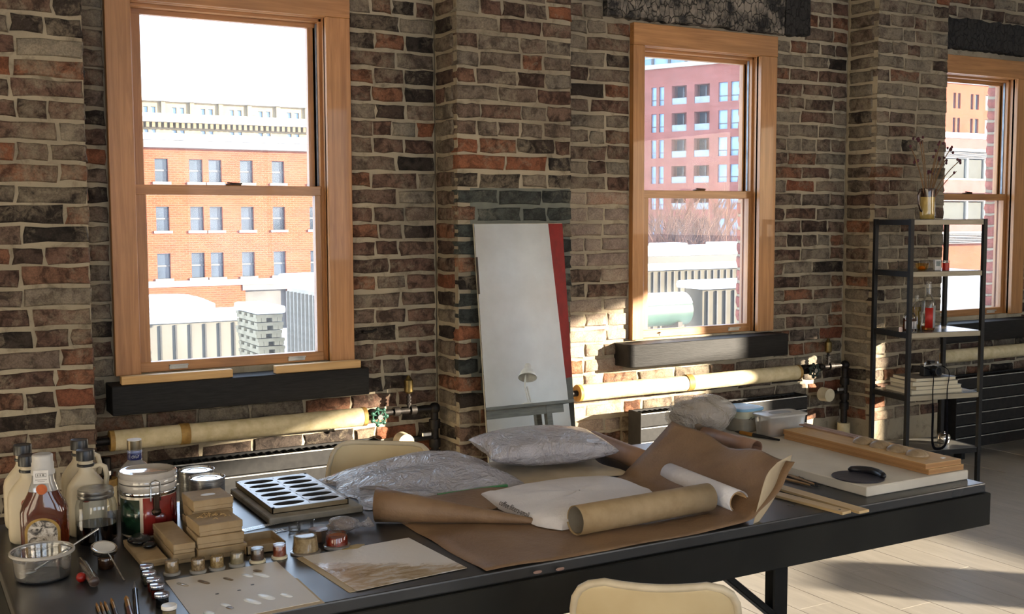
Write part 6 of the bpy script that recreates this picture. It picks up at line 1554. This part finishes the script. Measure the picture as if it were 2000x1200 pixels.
# second shelf: bowl, card, red pot, wire figure
p = on_shelf(1801, 528, 1, .09)
t = thing('glass_bowl', 'small amber glass bowl holding orange pieces on the second shelf', 'bowl', tuple(p))
MB().lathe([(.012, 0), (.022, .003), (.03, .016), (.033, .036)], 28, top=False).build('bowl_glass', GLASS('amber_glass', (.98, .72, .3), .02, .12), t, smooth=50)
MB().ell((-.004, 0, .012), .019, .016, .010).build('orange_piece', M('orange_fruit', '#c07a1c', '#a76313', 0.4), t, smooth=60)
p = on_shelf(1830, 528, 1, .075); o = MB().box(-.017, .017, -.008, .008, 0, .052).build('white_card_box', LABW, loc=tuple(p), rz=-.3, bev=.001)
t = o; tag(o, 'small white card box with a grey picture beside the glass bowl', 'box')
MB().box(-.010, .012, -.0088, -.0081, .020, .045).build('picture', M('grey_picture', '#8a938f', '#5f6865', 0.5, scale=160), o)
p = on_shelf(1847, 528, 1, .07); t = thing('red_jar', 'small clear jar of red wax at the end of the second shelf', 'jar', tuple(p))
MB().loft([(0, .015, .013, 4), (.036, .015, .013, 4)]).build('wax', M('red_wax', '#b5241c', '#9c1b15', 0.3), t, smooth=45); MB().loft([(.0362, .0165, .0145, 4), (.048, .0165, .0145, 4)]).build('glass_top', CLEARP, t, smooth=45)
p = on_shelf(1757, 528, 1, .16); o = MB().tube([(-.012, 0, .001), (-.006, 0, .02), (-.012, 0, .042)], .0012, 6).tube([(-.006, 0, .02), (.004, 0, .001), (.014, 0, .006), (.018, 0, .001)], .0012, 6).ell((-.013, 0, .044), .003, .003, .003, 8, 6).build('wire_figure', BLACKM, loc=tuple(p), smooth=50); tag(o, 'little bent wire figure standing on the second shelf', 'figure')
# third shelf: bottles
p = on_shelf(1776, 645, 2, .10)
t = thing('whiskey_bottle', 'squat whiskey bottle with white label behind the shelf post', 'bottle', tuple(p)); k = .125
MB().lathe([(.028, 0), (.031, .003), (.031, .062), (.0005, .062)], 28).build('whiskey', M('whiskey', '#5d2a10', '#47200b', 0.08, trans=.4), t, smooth=45)
MB().lathe([(.0322, .0), (.0322, .062), (.0315, .07), (.024, .085), (.012, .095), (.010, .118), (.0115, .12), (.0115, k)], 28, top=False).build('bottle_glass', CLEARG, t, smooth=45)
patch(math.radians(180), math.radians(330), .010, .048, .0328, LABW, 'label', t); patch(math.radians(255), math.radians(262), .012, .046, .0332, DOT, 'label_mark', t)
p = on_shelf(1790, 640, 2, .17)
t = thing('oil_bottle', 'slim bottle of yellow oil behind the red-labelled bottle', 'bottle', tuple(p)); MB().lathe([(.021, 0), (.022, .003), (.022, .11), (.0005, .11)], 24).build('oil', M('yellow_oil', '#a8862c', '#8f6f20', 0.1, trans=.5), t, smooth=45); MB().lathe([(.0228, 0), (.0228, .115), (.012, .135), (.0095, .15), (.0095, .168)], 24, top=False).build('bottle_glass', CLEARG, t, smooth=45)
p = on_shelf(1812, 643, 2, .10)
t = thing('liquor_bottle', 'tall clear bottle with a bold red label on the third shelf', 'bottle', tuple(p)); MB().lathe([(.030, .001), (.031, .003), (.031, .02), (.0005, .02)], 28).build('liquor', M('orange_liquor', '#b3682c', '#9a541f', 0.1, trans=.5), t, smooth=45)
MB().lathe([(.032, 0), (.033, .003), (.033, .135), (.026, .155), (.013, .17), (.011, .18), (.011, .24)], 28, top=False).build('bottle_glass', CLEARG, t, smooth=45)
patch(math.radians(195), math.radians(262), .012, .112, .0336, M('red_label', '#b5261a', '#a01f14', 0.5), 'red_label', t); patch(math.radians(262), math.radians(345), .012, .122, .0336, GLASS('frosted_label', (.95, .95, .93), .2, .1, haze=.35), 'frosted_label', t)
p = on_shelf(1759, 648, 2, .06); o = MB().lathe([(.008, 0), (.0085, .001), (.0085, .02), (.006, .024)], 16).build('tea_light', M('pink_white_wax', '#dcc5bc', '#cdb2a8', 0.4), loc=tuple(p), smooth=45); tag(o, 'tiny pale candle at the shelf edge beside the whiskey bottle', 'candle')
p = on_shelf(1845, 612, 2, .0); p = PY(1845, 614, 4.17); o = MB().loft([(0, .014, .012, 4), (.032, .014, .012, 4), (.036, .010, .009, 3), (.044, .010, .009, 3)]).build('sill_jar', M('cloudy_jar', '#b7b08a', '#a59e78', 0.2, trans=.4), loc=(p.x+.02, 4.185, .7535), smooth=45); tag(o, 'little cloudy glass jar standing on the black sill behind the shelf unit', 'jar')
# fourth shelf: books and camera
PAGE = M('book_pages', '#d5cbb2', '#c3b89c', 0.8, scale=3, stretch=(1, 1, 180))
bp = on_shelf(1800, 770, 3, .11); z = zs[3]+.0003
for k, (w_, d_, h_, rz_, dx, col, lab) in enumerate(((.30, .205, .020, .0, .0, '#b7ad97', 'large pale book at the bottom of the shelf pile'), (.275, .195, .018, .03, .012, '#a99f8a', 'wide grey book second up in the shelf pile'), (.265, .185, .021, -.02, .0, '#b0a591', 'thick pale book third up in the shelf pile'), (.245, .175, .017, .04, .002, '#6d6458', 'dark covered book on top of the shelf pile'))):
    t = thing('book', lab, 'book', (sc0.x+u.x*(-.03+dx), sc0.y+u.y*(-.03+dx)-.02, z), SR+rz_, 'books piled on the shelf'); z += h_+.0004
    cv = M('book_cover_%d' % k, col, None, .55)
    MB().box(-w_/2, w_/2, -d_/2, d_/2, 0, .0016).build('cover', cv, t); MB().box(-w_/2, w_/2, -d_/2, d_/2, h_-.0016, h_).build('cover', cv, t)
    MB().box(-w_/2+.003, w_/2-.003, -d_/2+.003, d_/2-.001, .0017, h_-.0017).build('pages', PAGE, t); MB().box(-w_/2, w_/2, d_/2-.0012, d_/2, .0016, h_-.0016).build('spine', cv, t)
cpz = z
t = thing('film_camera', 'black and chrome film camera with neck strap lying on the books', 'camera', (sc0.x+u.x*.0, sc0.y+u.y*.0-.03, cpz), SR+.15)
MB().box(-.062, .062, -.016, .016, 0, .045).build('body', M('camera_leather', '#141414', '#0c0c0c', 0.6, scale=200, bump=.3), t, bev=.004, seg=2)
MB().box(-.060, .060, -.0155, .0155, .045, .058).build('top_plate', STEEL, t, bev=.003); MB().box(-.018, .018, -.017, .014, .058, .074).build('prism_hump', BLACKP, t, bev=.005)
MB().tube([(0, -.016, .026), (0, -.04, .026), (0, -.052, .026)], [.026, .024, .024], 24).build('lens', BLACKP, t, smooth=40); MB().tube([(0, -.052, .026), (0, -.0525, .026)], .017, 20).build('lens_glass', M('lens_glass', '#16181f', '#0e1016', 0.03), t)
for x in (-.045, .042): MB().lathe([(.009, .058), (.009, .066), (.0075, .067)], 16, (x, 0, 0)).build('dial', CHROME, t, smooth=40)
STR = M('black_strap', '#17161a', '#100f12', 0.9, spec=0.05)
f0, f1 = on_shelf(1822, 760, 3, -.012)-Vector(t.location), on_shelf(1850, 760, 3, -.012)-Vector(t.location)
iv = Matrix.Rotation(-(SR+.15), 3, 'Z')
b0 = on_shelf(1828, 872, 3, -.015); zb_ = ZAT(b0, 878)-t.location.z
pts = [Vector((-.062, 0, .05)), Vector((-.05, -.06, .02))]; ff0 = iv @ Vector((f0.x, f0.y, 0)); ff1 = iv @ Vector((f1.x, f1.y, 0))
zz = zs[3]-cpz
pts += [Vector((ff0.x, ff0.y, zz+.015)), Vector((ff0.x, ff0.y-.004, zz-.1)), Vector((ff0.x+.004, ff0.y-.004, zb_+.03)), Vector(((ff0.x+ff1.x)/2, ff0.y-.004, zb_)), Vector((ff1.x-.002, ff1.y-.004, zb_+.03)), Vector((ff1.x, ff1.y-.004, zz-.1)), Vector((ff1.x, ff1.y, zz+.015)), Vector((.06, -.06, .02)), Vector((.062, 0, .05))]
cv = cat(pts, 6); mb = MB(); rows = []
for i, q_ in enumerate(cv):
    tdir = (cv[min(i+1, len(cv)-1)]-cv[max(i-1, 0)]).normalized(); wv = Vector((0, -1, 0)).cross(tdir); wv = wv.normalized() if wv.length > .05 else Vector((1, 0, 0))
    f = i/len(cv); wd_ = .014 if .26 < f < .74 else .006
    rows.append([q_-wv*wd_*.5, q_+wv*wd_*.5])
mb.grid(rows).build('neck_strap', STR, t, smooth=60, solid=.0016)
# bottom shelf: chrome pot
p = on_shelf(1843, 866, 4, .13); t = thing('chrome_pot', 'small shiny metal pot on the lowest shelf behind the strap', 'pot', tuple(p))
MB().lathe([(.02, 0), (.03, .004), (.034, .022), (.03, .042), (.02, .05), (.006, .053)], 28).build('body', CHROME, t, smooth=50); MB().ell((0, 0, .057), .006, .006, .005).build('knob', BLACKP, t, smooth=60)
# cream appliance on a flat dark base at the right
t = thing('floor_appliance', 'cream rounded appliance on a flat dark base with black cord on the floor', 'appliance', (5.62, 3.80, 0), .3)
MB().loft([(0, .17, .14, 3), (.012, .175, .145, 3), (.02, .16, .13, 3), (.022, .12, .1, 3)]).build('base_plate', M('dark_grey_plate', '#4b4c4f', '#3c3d40', 0.45), t, smooth=45)
MB().tube([(-.10, -.05, .024), (-.13, .02, .026), (-.09, .09, .026), (0, .11, .026)], .008, 10).build('cord', BLACKP, t, smooth=60)
MB().ell((.03, 0, .12), .085, .08, .10, 28, 18).build('body', SHELL, t, smooth=60)
